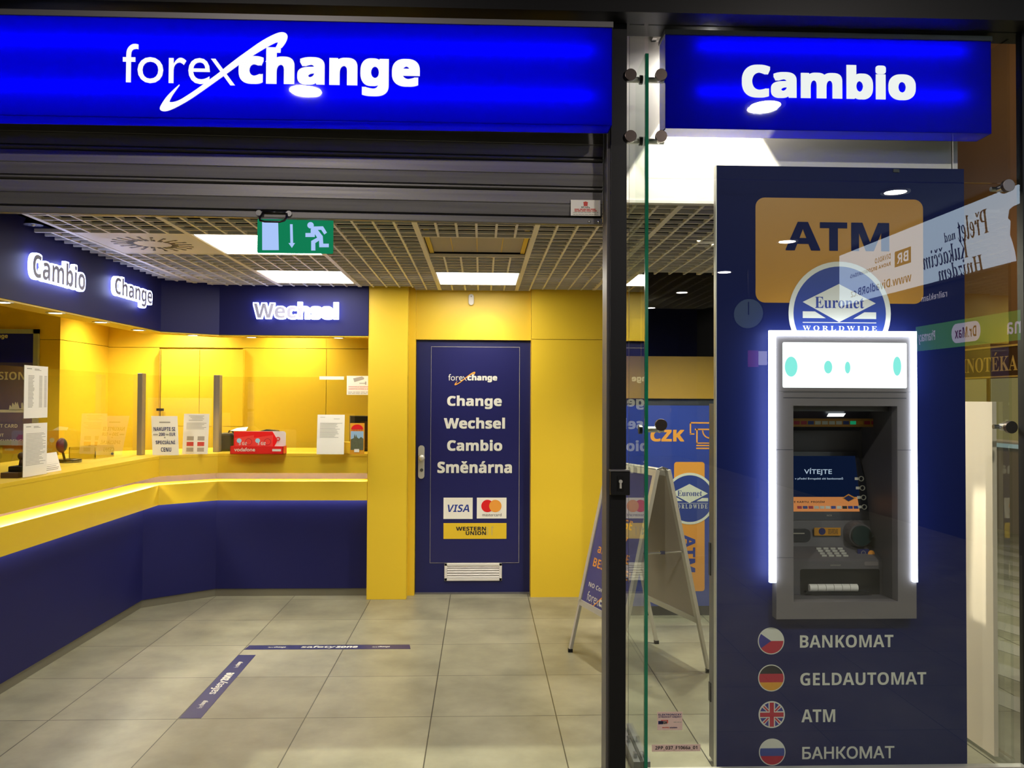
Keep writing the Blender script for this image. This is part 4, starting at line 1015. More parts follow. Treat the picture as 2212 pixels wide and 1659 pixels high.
for s, st, a, b, yc, th in (('BANKOMAT', 'b', 1728, 1930, 1385, 0), ('GELDAUTOMAT', 'b', 1729, 2001, 1466, 0), ('ATM', 'b', 1731, 1804, 1546, 0), ('БАНКОМАТ', 'r', 1733, 1932, 1625.5, .016)):
    part('lettering', ptext(s, st, a, b, yc, 27.5 if st == 'b' else 27, AY, thick=th), M['whiteprint'], ap, 'grey-white word ' + s)
FL = [(1665.5, 1384.5, 'cz'), (1666, 1464.5, 'de'), (1667, 1543.5, 'uk'), (1668, 1624.5, 'ru')]
for px, py, kind in FL:
    p = atY(px, py, AY); r = 29*AY/F; ri = r*.93
    def ch(pts, mat, l=.0012):
        part('flag_field', fpoly([(p.x + a*ri, p.z + b*ri) for a, b in pts], AY - l, .0004), M[mat], fl)
    def arc(a0, a1, n=16): return [(math.cos(math.radians(a0 + (a1 - a0)*k/n)), math.sin(math.radians(a0 + (a1 - a0)*k/n))) for k in range(n + 1)]
    fl = part('flag_disc', MB().cyl((p.x, AY - .0008, p.z), (p.x, AY, p.z), r, 40), M['whiteprint'], ap)
    if kind == 'cz':
        ch(arc(180, 360), 'flagred'); ch(arc(145, 215) + [(0, 0)], 'flagblue', .0016)
    elif kind == 'de':
        ch(arc(20, 160), 'flagblack'); ch(arc(-20, 20) + arc(160, 200), 'flagred'); ch(arc(200, 340), 'flaggold')
    elif kind == 'ru':
        ch(arc(-18, 18) + arc(162, 198), 'logoblue'); ch(arc(198, 342), 'flagred')
    else:
        for a in (0, 90, 180, 270):
            ch([(math.cos(math.radians(a + d))*q_, math.sin(math.radians(a + d))*q_) for d, q_ in ((16, .98), (36, .98), (32, .5))], 'flagblue', .0012)
            ch([(math.cos(math.radians(a + d))*q_, math.sin(math.radians(a + d))*q_) for d, q_ in ((54, .98), (74, .98), (58, .5))], 'flagblue', .0012)
            ca, sa = math.cos(math.radians(a + 45)), math.sin(math.radians(a + 45))
            ch([(ca*.38 - sa*.06, sa*.38 + ca*.06), (ca*.38 + sa*.06, sa*.38 - ca*.06), (ca*.94 + sa*.06, sa*.94 - ca*.06), (ca*.94 - sa*.06, sa*.94 + ca*.06)], 'flagred', .0014)
        ch([(-.17, -.96), (.17, -.96), (.17, .96), (-.17, .96)], 'flagred', .0016); ch([(-.96, -.17), (.96, -.17), (.96, .17), (-.96, .17)], 'flagred', .0017)
# steel frame behind the panel
zt = atY(1542, 872, 3.56).z
part('back_frame', MB().box(ax0 - .004, ax0 + .03, AY + .032, AY + .10, .02, zt).box(ax0, ax1, AY + .032, AY + .10, zt - .03, zt), M['aludull'], ap, 'grey steel frame edge')
for z0_, z1_ in ((.80, .94), (.26, .34)): part('hinge', MB().box(ax0 - .008, ax0 - .004, AY + .07, AY + .095, z0_, z1_), M['black'], ap)
single('side_board', MB().box(2.222, 2.242, 3.53, 4.75, .02, 1.553), M['cream'], 'plain cream board standing against the side glass right of the panel', 'board', bevel=.001)
# ------------------------------------------------------------------ cash machine
BYF = 3.425
am = thing('cash_machine', 'grey cash machine with glowing white light frame and recessed screen', 'cash machine', (1.52, BYF, .62))
x0, x1, z0, z1 = rect(1677, 846, 1979, 1337, BYF)
hx0, hx1, hz0, hz1 = rect(1714, 877, 1939, 1300, BYF)
def frame_mb(x0, x1, z0, z1, hx0, hx1, hz0, hz1, y0, y1, mb=None):
    mb = mb or MB()
    return mb.box(x0, hx0, y0, y1, z0, z1).box(hx1, x1, y0, y1, z0, z1).box(hx0, hx1, y0, y1, z0, hz0).box(hx0, hx1, y0, y1, hz1, z1)
part('casing', frame_mb(x0, x1, z0, z1, hx0, hx1, hz0, hz1, BYF, AY - .0005), M['atmgrey'], am, 'warm grey front casing')
part('casing_joint', MB().box(x0, hx0, BYF - .0006, BYF, atY(1690, 972, BYF).z, atY(1690, 972, BYF).z + .002).box(hx1, x1, BYF - .0006, BYF, atY(1690, 972, BYF).z, atY(1690, 972, BYF).z + .002).box(x0, hx0, BYF - .0006, BYF, atY(1690, 1205, BYF).z, atY(1690, 1205, BYF).z + .0015), M['atmdeep'], am)
tx0, tx1, tz0, tz1 = rect(1673, 724, 1971, 846, BYF)
part('topper', MB().box(tx0, tx1, BYF, AY - .0005, tz0, tz1), M['atmgrey'], am, 'grey header panel', bevel=.002)
part('topper_line', fbox(1692, 859, 1958, 860.5, BYF - .0006, .0006, fbox(1692, 847, 1958, 848, BYF - .0006, .0006)), M['atmdeep'], am)
dx0, dx1, dz0, dz1 = rect(1691, 740, 1959, 838, BYF - .003)
dp = part('header_display', fpoly(rrect(dx0, dx1, dz0, dz1, .006), BYF - .003, .003), M['topper'], am, 'white lit header display')
for px, py, rx, rz in ((1709, 792, 14, 22), (1789, 793, 9, 14), (1831, 794, 6, 13), (1938, 791, 9, 21)):
    q = atY(px, py, BYF - .0035); part('cyan_patch', fpoly([(q.x + rx*BYF/F*math.cos(a*math.pi/12), q.z + rz*BYF/F*math.sin(a*math.pi/12)) for a in range(24)], BYF - .0036, .0005), M['cyan'], dp)
lx0, lx1, lz0, lz1 = rect(1663, 715, 1981, 1258, BYF - .01)
w = 13.5*BYF/F
part('light_frame', MB().box(lx0, lx0 + w, BYF - .012, BYF + .006, lz0, lz1).box(lx1 - w*.72, lx1, BYF - .012, BYF + .006, lz0, lz1).box(lx0, lx1, BYF - .012, BYF + .006, lz1 - w*.8, lz1), M['atmlight'], am, 'glowing white light frame')
# recess
RB = 3.75
part('safe_body', MB().box(1.36, 1.72, 3.765, 3.95, 0, 1.25), M['atmdark'], am)
part('recess', MB().box(hx0 - .012, hx0 - .004, AY + .031, RB, hz0, hz1).box(hx1, hx1 + .006, AY, RB, hz0, hz1).box(hx0 - .01, hx1, AY, RB, hz0 - .006, hz0).box(hx0 - .01, hx1, AY, RB, hz1, hz1 + .006).box(hx0 - .01, hx1 + .006, RB, RB + .006, hz0, hz1), M['atmdark'], am, 'dark recess walls')
YT, YB2 = 3.735, 3.68
def sl(px, py, l=0.0):
    Y = YT + (YB2 - YT)*(py - 975)/(1122 - 975) - l
    return atY(px, py, Y)
def slab(name, pts, mat, l, par, label=None, th=.003):
    mb = MB().prism([sl(a, b, l) for a, b in pts], (0, th, 0)); return part(name, mb, mat, par, label)
# visor with card strip
vp = part('visor', MB().prism([(hx0 - .01, 3.62, hz1), (hx0 - .01, 3.735, atY(1800, 925, 3.735).z), (hx0 - .01, 3.749, atY(1800, 930, 3.749).z), (hx0 - .01, 3.749, hz1)], (hx1 - hx0, 0, 0)), M['atmdeep'], am)
VY = 3.66
part('lamp', fpoly([(q.x, q.z) for q in (atY(1790, 900, VY - .02), atY(1794, 893, VY - .02), atY(1827, 893, VY - .02), atY(1822, 900, VY - .02))], VY - .02, .02), M['topper'], vp)
cs = part('card_strip', fbox(1690, 904, 1906, 922, 3.64, .003), M['orange'], am, 'orange strip with card emblems')
for k, m in enumerate(('flagred', 'flagred', 'logoblue', 'whiteprint', 'whiteprint', 'whiteprint', 'whiteprint', 'logoblue', 'green', 'flaggold', 'flagred', 'flagred')):
    a = 1715 + k*15.2; part('card_emblem', fbox(a, 909.5, a + 12.5, 917, 3.6395, .0005), M[m], cs)
sc_ = slab('screen_bezel', [(1600, 976), (1852, 976), (1892, 1123), (1600, 1123)], M['atmdeep'], 0, am)
slab('display', [(1640, 985), (1847, 985), (1857, 1075), (1640, 1075)], M['screenblue'], .002, sc_, 'navy screen')
def sltext(s, st, a, b, yc, h, mat, th=0):
    o = sl((a + b)/2, yc, .004); A, B = sl(a, yc, .004), sl(b, yc, .004)
    part('lettering', text_mb(s, st, o, FRONT, B.x - A.x, h*o.y/F, thick=th, lift=.0005), mat, sc_)
sltext('VÍTEJTE', 'r', 1737, 1797, 1019, 16, M['screentext'], .006); sltext('v přední Evropské síti bankomatů', 'r', 1717, 1821, 1034, 6, M['screentext'], .006)
slab('screen_band', [(1640, 1073.5), (1852, 1073.5), (1857, 1105), (1640, 1105)], M['screenorange'], .003, sc_, 'orange band on screen')
sltext('VLOŽTE KARTU, PROSÍM', 'b', 1690, 1781, 1084, 6.2, M['inkblack'])
for k in range(11):
    a = 1722 + k*12.2; slab('card_emblem', [(a, 1093), (a + 10, 1093), (a + 10.5, 1099), (a + .5, 1099)], M[('flagred', 'logoblue', 'flagred', 'whiteprint', 'whiteprint', 'whiteprint', 'logoblue', 'whiteprint', 'flagblack', 'logoblue', 'logoblue')[k]], .0045, sc_, th=.001)
slab('diamond_emblem', [(1833, 1067), (1850, 1076), (1833, 1084), (1819, 1076)], M['orangeprint'], .005, sc_, th=.001); slab('diamond_emblem', [(1833, 1070), (1845, 1076.5), (1833, 1083), (1823, 1076)], M['inkblue'], .0062, sc_, th=.001)
sltext('NCR', 'b', 1786, 1797, 1113.5, 3.5, M['inkgrey'])
for px, py in ((1860, 1034), (1862.5, 1054), (1865, 1074.5), (1866.5, 1095)):
    o = sl(px, py, .002); r = 5.8*o.y/F
    b_ = part('side_key', MB().ring((o.x, o.y, o.z), (0, -1, 0), r, r*.72, .004, 20), M['whiteprint'], am)
    o2 = sl(px - 10, py, .003); part('key_arrow', MB().box(o2.x - .008, o2.x + .009, o2.y - .002, o2.y, o2.z - .006, o2.z + .006), M['whiteprint'], b_)
# console: upright fascia, sloped shelf, dispenser
zA = atY(1800, 1124, 3.675).z; zB = atY(1800, 1180, 3.655).z; zC = atY(1800, 1206, 3.57).z; zD = atY(1800, 1296, 3.555).z
xL, xR = hx0 - .01, hx1 - .001
cn = part('console', MB().prism([(xL, 3.675, zA), (xL, 3.655, zB), (xL, 3.57, zC), (xL, 3.555, zC - .01), (xL, 3.555, hz0 + .001), (xL, 3.745, hz0 + .001), (xL, 3.745, zA)], (xR - xL, 0, 0)), M['atmdark'], am, 'grey console with keypad and slots')
CYF = 3.652
part('receipt_slot', fpoly(rrect(*rect(1690, 1143, 1751, 1170, CYF), .02), CYF, .02), M['atmdeep'], cn)
part('slot_label', fbox(1712, 1151, 1738, 1153.5, CYF - .001, .001), M['inkgrey'], cn)
stk = part('console_sticker', fbox(1759, 1140, 1816, 1157, CYF, .004), M['orange'], cn, 'small orange sticker with round logo')
q = atY(1776, 1148, CYF - .001); part('sticker_logo', MB().cyl((q.x, CYF - .001, q.z), (q.x, CYF, q.z), .0155, 24).box(q.x - .001, q.x + .001, CYF - .0012, CYF - .001, q.z, q.z), M['inkblue'], cn)
part('sticker_print', bars(1789, 1810, (1144, 1147, 1150, 1153), CYF, 1.2, words=3, lift=.001), M['winedark'], cn)
q = atY(1858, 1156, 3.62)
cr = part('card_reader', MB().cyl((q.x, 3.615, q.z), (q.x, 3.67, q.z), .051, 36, .058), M['atmdark'], cn)
part('reader_mouth', MB().cyl((q.x, 3.60, q.z), (q.x, 3.616, q.z), .044, 36).prism([(q.x + .03, 3.60, q.z + .026), (q.x + .052, 3.60, q.z), (q.x + .03, 3.60, q.z - .026)], (0, .014, 0)), pbr('dark teal plastic', S(18, 44, 46), .25), cn, 'dark teal card mouth')
def shelf(px, py):
    f = min(1, max(0, (py - 1180)/(1206 - 1180))); return atY(px, py, 3.655 + (3.57 - 3.655)*f - .004)
kp = MB()
for r in range(4):
    for k in range(4):
        o = shelf(1768 + k*15.5 + r*4, 1184.5 + r*5.2); kp.box(o.x - .011, o.x + .011, o.y - .004, o.y + .006, o.z - .004, o.z + .003)
part('keypad', kp, M['alu'], cn, 'metal number keys')
o = shelf(1864, 1194); part('contactless_pad', MB().box(o.x - .025, o.x + .025, o.y - .004, o.y + .002, o.z - .016, o.z + .016), M['inkblue'], cn)
part('contactless_symbol', MB().ring((o.x, o.y - .0045, o.z), (0, -1, 0), .010, .008, .0004, 16), M['inkgrey'], cn)
o = shelf(1882, 1196); part('round_sticker', MB().cyl((o.x, o.y - .002, o.z), (o.x, o.y, o.z), .015, 20), M['orangeprint'], cn)
DYF = 3.554
part('dispenser_label', ptext('HOTOVOST', 'b', 1794, 1816, 1221, 3, DYF), M['inkgrey'], cn)
x0, x1, z0, z1 = rect(1729, 1229, 1900, 1287, DYF)
ds = part('dispenser_mouth', fpoly(rrect(x0, x1, z0, z1, .01), DYF - .001, .001), M['blackgloss'], cn)
x0, x1, z0, z1 = rect(1749, 1262, 1854, 1279, DYF - .02)
for k in range(6):
    a, b = x0 + (x1 - x0)*k/6, x0 + (x1 - x0)*(k + 1)/6 - .002
    part('roller', MB().cyl((a, DYF - .012, (z0 + z1)/2), (b, DYF - .012, (z0 + z1)/2), .016, 18), M['white'], cn)
part('lip', fpoly([(v.x, v.z) for v in (atY(1740, 1281, DYF - .02), atY(1770, 1289, DYF - .02), atY(1830, 1290, DYF - .02), atY(1885, 1283, DYF - .02), atY(1880, 1279, DYF - .02), atY(1745, 1278, DYF - .02))], DYF - .02, .02), M['blackgloss'], cn)
part('side_lamp', fpoly(rrect(*rect(1867, 1213, 1897, 1222, DYF), .006), DYF - .001, .001), M['atmgrey'], cn)
# ------------------------------------------------------------------ folding A-frame sign
A_, B_, C_, D_ = Vector((.555, 5.119, 0)), Vector((.735, 4.559, 0)), Vector((1.304, 4.721, 0)), Vector((1.124, 5.281, 0))
RZ = 1.16
ridgeF, ridgeN = (A_ + D_)/2, (B_ + C_)/2
af = thing('folding_sign', 'aluminium A-frame pavement sign with a dark poster by the post', 'pavement sign', tuple((ridgeF + ridgeN)/2))
def leaf(f0, f1, out, poster):
    # f0 far foot, f1 near foot; panel frame between heights
    t0 = Vector(ridgeF) + out*.035; t1 = Vector(ridgeN) + out*.035; t0.z = t1.z = RZ
    f0, f1 = Vector(f0), Vector(f1)
    along = (f1 - f0).normalized(); down = (f0 - t0).normalized(); nrm = along.cross(down)
    if nrm.dot(out) < 0: nrm = -nrm
    def bar(p, q, w, d):
        ax = (q - p).normalized(); s = ax.cross(nrm).normalized()*w/2; n = nrm*d/2
        return [p - s - n, p + s - n, p + s + n, p - s + n], q - p
    k = .74
    for f, t in ((f0, t0), (f1, t1)):
        mb = MB(); pts, d = bar(t, t + (f - t)*k, .034, .022); mb.prism(pts, d); part('side_profile', mb, M['alu'], af)
        mb = MB(); pts, d = bar(t + (f - t)*(k - .02), f + Vector((0, 0, .012)), .022, .018); mb.prism(pts, d); lg = part('leg', mb, M['alu'], af)
        part('rubber_foot', MB().box(f.x - .014, f.x + .014, f.y - .014, f.y + .014, 0, .02), M['black'], lg)
    b0, b1 = t0 + (f0 - t0)*k, t1 + (f1 - t1)*k
    mb = MB(); pts, d = bar(b0, b1, .034, .022); mb.prism(pts, d); part('bottom_profile', mb, M['alu'], af)
    mb = MB(); pts, d = bar(t0 + (f0 - t0)*.015, t1 + (f1 - t1)*.015, .034, .022); mb.prism(pts, d); part('top_profile', mb, M['alu'], af)
    mb = MB(); mb.prism([t0 + nrm*-.004, t1 + nrm*-.004, b1 + nrm*-.004, b0 + nrm*-.004], nrm*.006); part('back_board', mb, M['tan'], af)
    e = along*.02
    part('poster', MB().prism([t0 + e + nrm*.0025 + down*.02, t1 - e + nrm*.0025 + down*.02, b1 - e + nrm*.0025 - down*.015, b0 + e + nrm*.0025 - down*.015], nrm*.002), M['postergrey'], af, 'dark slate poster')
    if poster:
        L = (b0 - t0).length; Wd = (t1 - t0).length
        fr = (along, -down, nrm)
        def o(u, v): return t0 + (t1 - t0)*u + (b0 - t0)*v + (b1 - t1 - (b0 - t0))*u*v + nrm*.005
        for s, u, v, w, h, m, st in (('CHANGE', .47, .385, .60, .062, 'orangeprint', 'b'), ('MONEY', .47, .495, .54, .062, 'orangeprint', 'b'), ('and SAVE', .50, .60, .68, .062, 'orangeprint', 'b'), ('BEST RATE!', .52, .70, .80, .062, 'orangeprint', 'b'), ('NO Commission', .48, .855, .72, .032, 'whiteprint', 'b')):
            part('lettering', text_mb(s, st, o(u, v), fr, Wd*w, L*h, lift=.0004), M[m], af)
        shop_logo(o(.5, .94), fr, Wd*.72, af, M['whiteprint'], M['orangeprint'], M['whiteprint'], lift=.0006)
    return t0, t1, f0, f1
side = (A_ - D_).normalized()
l1 = leaf(A_, B_, side, True); l2 = leaf(D_, C_, -side, False)
for a, b in ((l1[0], l2[0]), (l1[1], l2[1])):
    part('hinge', MB().tube([a, (a + b)/2 + Vector((0, 0, .012)), b], .008), M['steel'], af)
m1, m2 = l1[1] + (l1[3] - l1[1])*.40, l2[1] + (l2[3] - l2[1])*.40
part('brace', MB().tube([m1, m2], .006).box((m1.x + m2.x)/2 - .015, (m1.x + m2.x)/2 + .015, (m1.y + m2.y)/2 - .008, (m1.y + m2.y)/2 + .008, m1.z - .008, m1.z + .01), M['steel'], af)
# ------------------------------------------------------------------ blue kiosk behind rear glass
KY = 5.95
kx0, kx1 = 1.16, 2.19
kz1 = atY(1470, 770, KY).z; kz0 = atY(1470, 876, KY).z; kzb = atY(1470, 1309, KY).z
t = thing('exchange_kiosk', 'blue advertising kiosk with ochre header behind the rear glass', 'kiosk', ((kx0 + kx1)/2, KY, 0))
part('board', MB().box(kx0 - .12, kx1, KY, KY + .25, kzb, kz0), M['kioskblue'], t)
part('header', MB().box(kx0 - .12, kx1, KY, KY + .25, kz0 + .05, kz1), M['olive'], t, 'ochre header band')
part('shadow_gap', MB().box(kx0 - .11, kx1, KY + .02, KY + .25, kz0, kz0 + .05), M['atmdeep'], t)
part('plinth', MB().box(kx0 - .11, kx1 - .01, KY + .02, KY + .24, 0, kzb), M['black'], t)
part('lettering', ptext('CZK', 'b', 1405, 1478, 941, 26, KY, thick=.02), M['orangeprint'], t, 'orange letters CZK')
x0, x1, z0, z1 = rect(1456, 998, 1522, 1277, KY)
part('orange_field', fpoly(rrect(x0, x1, z0, z1, .02), KY - .001, .001), M['orangeprint'], t)
part('lettering', text_mb('ATM', 'b', (atY(1490, 1196, KY).x, KY - .001, atY(1490, 1196, KY).z), FRONT, 80*KY/F, 24*KY/F, thick=.015, rot=-90), M['kioskblue'], t, 'blue word ATM turned sideways')
c = atY(1490, 1077, KY); bank_logo((c.x, KY - .001, c.z), FRONT, 56*KY/F, t, lift=.0012, small=True)
mb = MB()
def nl(a, b, c_, d): fbox(a, b, c_, d, KY - .0012, .001, mb)
nl(1490, 912, 1550, 915); nl(1490, 912, 1493, 938); nl(1490, 936, 1500, 939); nl(1501, 926, 1550, 929); nl(1504, 926, 1507, 958); nl(1504, 956, 1550, 958.5); nl(1504, 961, 1550, 964); nl(1504, 967, 1550, 970)
q = atY(1534, 930, KY); mb.prism([(q.x + 18*KY/F*math.cos(a*math.pi/10) * s, KY - .0012, q.z + 18*KY/F*math.sin(a*math.pi/10) * s) for s, rng in ((1, range(10, 21)), (.84, range(20, 9, -1))) for a in rng], (0, .001, 0))
part('note_symbol', mb, M['orangeprint'], t, 'orange banknote line symbol')
# ------------------------------------------------------------------ stickers on the glass
SG = GYF - .001
x0, x1, z0, z1 = rect(1420, 1537.5, 1474, 1577, SG)
t = thing('security_sticker', 'pinkish security sticker low on the glass left of the navy panel', 'sticker', ((x0 + x1)/2, SG, z0))
pk = pbr('pale pink vinyl', S(214, 186, 176), .5)
part('sheet', MB().box(x0, x1, SG - .0005, SG, z0, z1), pk, t)
part('lettering', ptext('ELEKTRONICKY', 'b', 1422.5, 1472, 1543.5, 4, SG - .0006), M['inkblue'], t)
part('lettering', ptext('STŘEŽENÝ OBJEKT', 'b', 1422.5, 1472, 1548.5, 4.6, SG - .0006), M['inkblue'], t)
part('emblem', fbox(1422, 1557.5, 1432, 1564.5, SG - .001, .0004), M['inkblue'], t)
part('emblem', fbox(1428, 1555.5, 1443, 1557, SG - .0012, .0004, fbox(1441, 1555.5, 1443, 1562, SG - .0012, .0004)), M['inkred'], t)
part('lettering', ptext('ENIA', 'b', 1425, 1441, 1560.5, 5.5, SG - .0012, thick=.02), M['inkblack'], t)
part('print', bars(1455, 1472, (1560,), SG, 1.6, lift=.0008, words=2), M['inkgrey'], t)
part('lettering', ptext('security', 'b', 1430.5, 1445, 1571.5, 4, SG - .0006), M['inkred'], t)
part('lettering', ptext('solutions', 'b', 1446.5, 1463, 1571.2, 3.6, SG - .0006), M['inkblue'], t)
x0, x1, z0, z1 = rect(1408, 1608, 1513, 1623, SG)
t = thing('code_label', 'narrow label with printed code at the foot of the glass', 'label', ((x0 + x1)/2, SG, z0))
part('sheet', MB().box(x0, x1, SG - .0005, SG, z0, z1), pk, t)
part('lettering', ptext('2PP_037_F1066a_01', 'b', 1415.5, 1506, 1615.5, 8.5, SG - .0006), M['inkblack'], t)
# ================================================================== BEHIND AND BESIDE (seen through or mirrored in the glass)
WX = 7.0
structure('wall_passage', MB().box(WX, WX + .1, 2, 17.9, 0, 7.4), M['wine'], 'brown shop front across the side passage', 'wall')
za = atX(2083, 759, WX).z; zb_ = atX(2083, 816, WX).z
ya, yb = atX(2060, 790, WX).y, atX(2260, 790, WX).y
t = thing('wine_shop_sign', 'brown wine shop sign with gold capitals across the passage', 'sign', (WX - .05, (ya + yb)/2, zb_))
part('board', MB().box(WX - .05, WX - .001, yb - .6, ya + .6, zb_, za), M['winedark'], t)
part('trim', MB().box(WX - .06, WX - .05, yb - .6, ya + .6, za, za + .025).box(WX - .06, WX - .05, yb - .6, ya + .6, zb_ - .02, zb_), M['gold'], t)
a, b = atX(2064, 790, WX - .051), atX(2198, 784, WX - .051)
part('lettering', text_mb('VINOTÉKA', 's', (WX - .051, (a.y + b.y)/2, (za + zb_)/2), RIGHTW, abs(a.y - b.y), .26), M['gold'], t)
t = thing('wine_shop_window', 'lit yellowish wine shop window below the gold sign', 'shop window', (WX - .02, 11.4, 0))
zc = atX(2083, 857, WX).z
part('pane', MB().box(WX - .02, WX - .001, yb - .6, ya + .6, .9, zb_ - .03), M['winewin'], t)
part('frame_bar', MB().box(WX - .04, WX - .02, atX(2140, 850, WX).y - .03, atX(2140, 850, WX).y + .03, 0, zb_ - .03).box(WX - .04, WX - .02, yb - .6, ya + .6, .85, .9), M['winedark'], t)
t = thing('shop_counter', 'pale lit shop counter in front of the wine shop window', 'counter', (6.4, 10.6, 0))
part('body', MB().box(6.3, 6.6, 9.4, 12.4, 0, 1.0), M['tan'], t)
part('light_strip', MB().box(6.28, 6.3, 9.4, 12.4, 1.0, 1.05), M['shelf'], t)
part('top', MB().box(6.27, 6.62, 9.4, 12.4, 1.05, 1.07), M['white'], t)
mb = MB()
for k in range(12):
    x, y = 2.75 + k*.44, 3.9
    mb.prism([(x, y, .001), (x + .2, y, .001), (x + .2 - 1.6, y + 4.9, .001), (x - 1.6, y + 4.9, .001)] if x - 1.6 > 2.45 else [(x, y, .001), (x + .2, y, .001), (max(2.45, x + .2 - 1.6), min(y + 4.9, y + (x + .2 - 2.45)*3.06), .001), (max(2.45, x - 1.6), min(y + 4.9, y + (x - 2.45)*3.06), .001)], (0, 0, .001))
structure('floor_stripes', mb, pbr('pale stripe slabs', S(150, 146, 132), .5, var=.08), 'pale diagonal stripes laid on the side passage floor', 'floor')  # thin pale slabs in diagonal rows over the floor
# hall downlights
dh = None
names = ['first hall downlight mirrored above the word ATM on the panel', 'second hall downlight mirrored at the left of the word ATM', 'third hall downlight mirrored at the panel left edge', 'fourth hall downlight mirrored beside the ceiling grid', 'farthest hall downlight mirrored beside the glass edge', 'hall downlight mirrored under the word change on the long sign', 'hall downlight mirrored under the word Cambio on the short sign']
for (x, y), lab in zip(HALL, names):
    if dh is None:
        dh = thing('hall_downlight', lab, 'downlight', (x, y, 3.8), 'downlights in the hall ceiling')
        part('trim_ring', MB().ring((x, y, 3.785), (0, 0, 1), .15, .115, .015, 32), M['white'], dh)
        part('lens', MB().cyl((x, y, 3.790), (x, y, 3.796), .114, 28), M['halllight'], dh)
    else: dup(dh, (x, y, 3.8), lab)
# lit banner on the hall wall, mirrored in the facade glass: points found by mirroring the view ray
def mirX(px, py, X):
    d = ray(px, py); t_ = X/d.x; p = EYE + d*t_; return Vector((X, 2*GYF - p.y, p.z))
BX = 5.40
q0, q1 = mirX(1813, 553, BX), mirX(1832, 657, BX); qn = mirX(2212, 404, BX)
by0, by1 = q0.y, mirX(2400, 400, BX).y
bz0, bz1 = q1.z, q0.z
t = thing('lit_banner', 'pale blue lit theatre banner on the hall wall, mirrored in the glass', 'banner', (BX, (by0 + by1)/2, bz0))
part('film', MB().box(BX, BX + .01, by0, by1, bz0, bz1), M['banner'], t)
part('frame', MB().box(BX + .01, BX + .05, by0, by1, bz0 - .03, bz1 + .03), M['black'], t)
# unmirrored writing runs from near to far on this wall
BFR = (Vector((0, -1, 0)), Vector((0, 0, 1)), Vector((-1, 0, 0)))
def btext(s, pxa, pya, pxb, pyb, h, st='b', th=0.0):
    a, b = mirX(pxa, pya, BX), mirX(pxb, pyb, BX)
    part('lettering', text_mb(s, st, (BX, (a.y + b.y)/2, (a.z + b.z)/2), BFR, abs(a.y - b.y), h, thick=th, lift=.001), M['bannerink'], t)
btext('Přelet', 2136, 478, 2068, 495, .28, 'i'); btext('nad', 2064, 507, 2039, 513, .12, 'i'); btext('Kukaččím', 2092, 540, 1994, 560, .22, 'i'); btext('Hnízdem', 2125, 570, 2027, 590, .20, 'i')
btext('DIVADLO', 1924, 555, 1890, 562, .07); btext('RADKA BRZOBOHATÉHO', 1924, 572, 1837, 593, .065); btext('www.DivadloRB.cz', 1969, 600, 1838, 632, .12)
a, b = mirX(1968, 532, BX), mirX(1933, 578, BX)
part('emblem', MB().box(BX - .002, BX - .001, b.y, a.y, b.z, a.z), M['bannerink'], t)
part('emblem_letters', text_mb('BR', 'b', (BX - .002, (a.y + b.y)/2, (a.z + b.z)/2), BFR, abs(a.y - b.y)*.7, .13), M['banner'], t)
a, b = mirX(2190, 445, BX), mirX(2300, 570, BX)
mb = MB(); h_ = a.z - b.z; y_ = a.y
mb.prism([(BX - .002, y_ + dy, b.z + h_*f) for dy, f in ((.0, 1.0), (-.07, .97), (-.09, .85), (-.05, .80), (-.06, .6), (-.02, .48), (.02, .33), (.05, .12), (.02, .0), (.9, .0), (.9, 1.05))], (.0015, 0, 0))
part('figure_print', mb, pbr('brown figure print', S(120, 90, 62), .6, var=.4, scale=12), t)
a, b = mirX(2046, 634, BX), mirX(1991, 645, BX)
part('small_lettering', text_mb('railreklam', 'b', (BX, (a.y + b.y)/2, (a.z + b.z)/2), BFR, abs(a.y - b.y), .08, lift=.001), M['pharmwhite'], t)
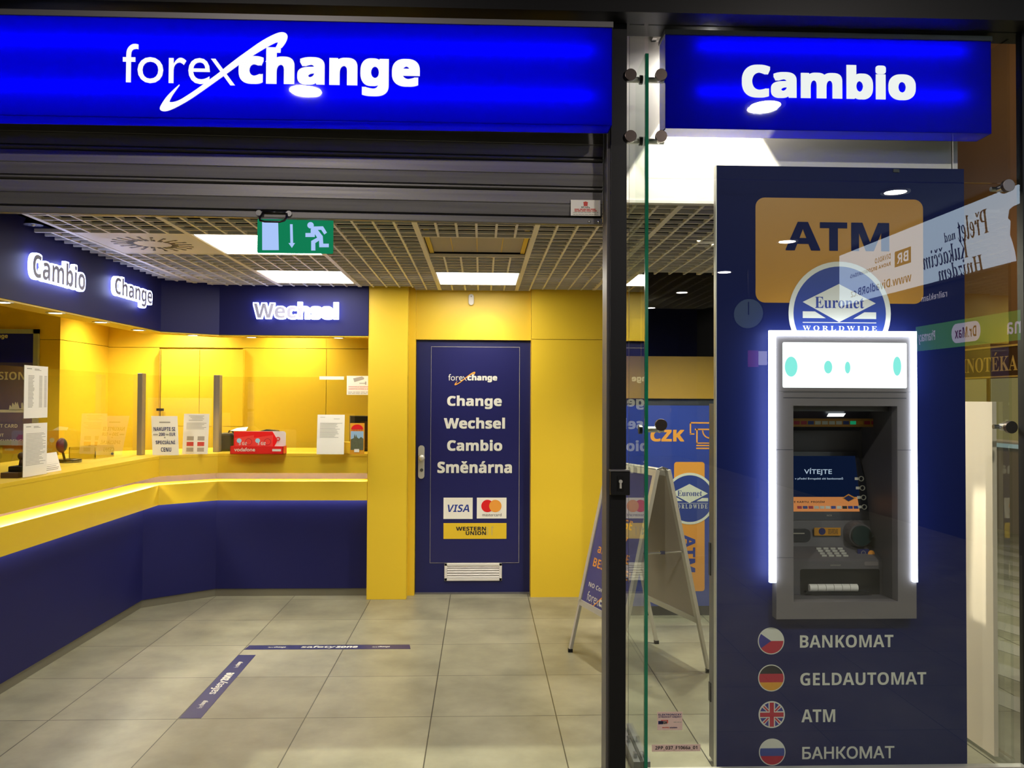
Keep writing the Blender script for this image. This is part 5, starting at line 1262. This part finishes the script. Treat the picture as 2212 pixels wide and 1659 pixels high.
# pharmacy fascia
pz0, pz1 = mirX(2090, 746, BX).z, mirX(2090, 688, BX).z
py0 = mirX(1978, 730, BX).y
t = thing('pharmacy_sign', 'green lit pharmacy fascia on the hall wall, mirrored in the glass', 'sign', (BX, py0 + 2, pz0))
part('fascia', MB().box(BX, BX + .05, py0, by1, pz0, pz1), M['pharmacy'], t)
a, b = mirX(2118, 706, BX), mirX(2056, 716, BX)
part('name_plate', MB().prism([(BX - .003, (a.y + b.y)/2 + c_, (pz0 + pz1)/2 + d_) for c_, d_ in rrect(-abs(a.y - b.y)/2, abs(a.y - b.y)/2, -.11, .11, .10)], (.003, 0, 0)), M['pharmwhite'], t)
part('lettering', text_mb('Dr.Max', 'b', (BX - .003, (a.y + b.y)/2, (pz0 + pz1)/2), BFR, abs(a.y - b.y)*.75, .12, lift=.001), M['inkred'], t)
a, b = mirX(2020, 724, BX), mirX(1984, 731, BX)
part('lettering', text_mb('Pharmacy', 'b', (BX, (a.y + b.y)/2, (pz0 + pz1)/2), BFR, abs(a.y - b.y), .16, lift=.001), M['pharmwhite'], t)
a, b = mirX(2290, 690, BX), mirX(2176, 700, BX)
part('lettering', text_mb('Lékárna', 'b', (BX, (a.y + b.y)/2, (pz0 + pz1)/2), BFR, abs(a.y - b.y), .17, lift=.001), M['pharmwhite'], t)
# hall clock
def mirY(px, py, dist):
    d = ray(px, py); p = EYE + d*(dist/d.y); return Vector((p.x, 2*GYF - p.y, p.z))
p = mirY(1618, 678, 14.0)
t = thing('hall_clock', 'round lit hall clock mirrored in the navy panel', 'clock', tuple(p))
part('dial', MB().cyl(p, p + Vector((-.02, .03, 0)), .25, 32), M['clock'], t)
part('rim', MB().ring(p + Vector((-.02, .03, 0)), Vector((-.02, .03, 0)), .27, .25, .01, 32), M['black'], t)
part('hands', MB().box(p.x - .03, p.x - .01, p.y + .034, p.y + .038, p.z, p.z + .2).box(p.x - .03, p.x + .1, p.y + .034, p.y + .038, p.z - .02, p.z), M['black'], t)
part('bracket', MB().cyl(p + Vector((0, 0, .25)), Vector((p.x, p.y, 3.8)), .02, 10), M['black'], t)
p = mirY(1637, 775, 13.0)
t = thing('lit_poster', 'small magenta and white lit advertisement mirrored beside the light frame', 'advertisement', tuple(p))
part('left_field', MB().box(p.x - .16, p.x, p.y, p.y + .03, p.z - .13, p.z + .13), M['magenta'], t)
part('right_field', MB().box(p.x, p.x + .14, p.y, p.y + .03, p.z - .1, p.z + .12), M['pharmwhite'], t)
part('stand', MB().cyl((p.x, p.y, 0), (p.x, p.y, p.z - .13), .02, 10), M['black'], t)
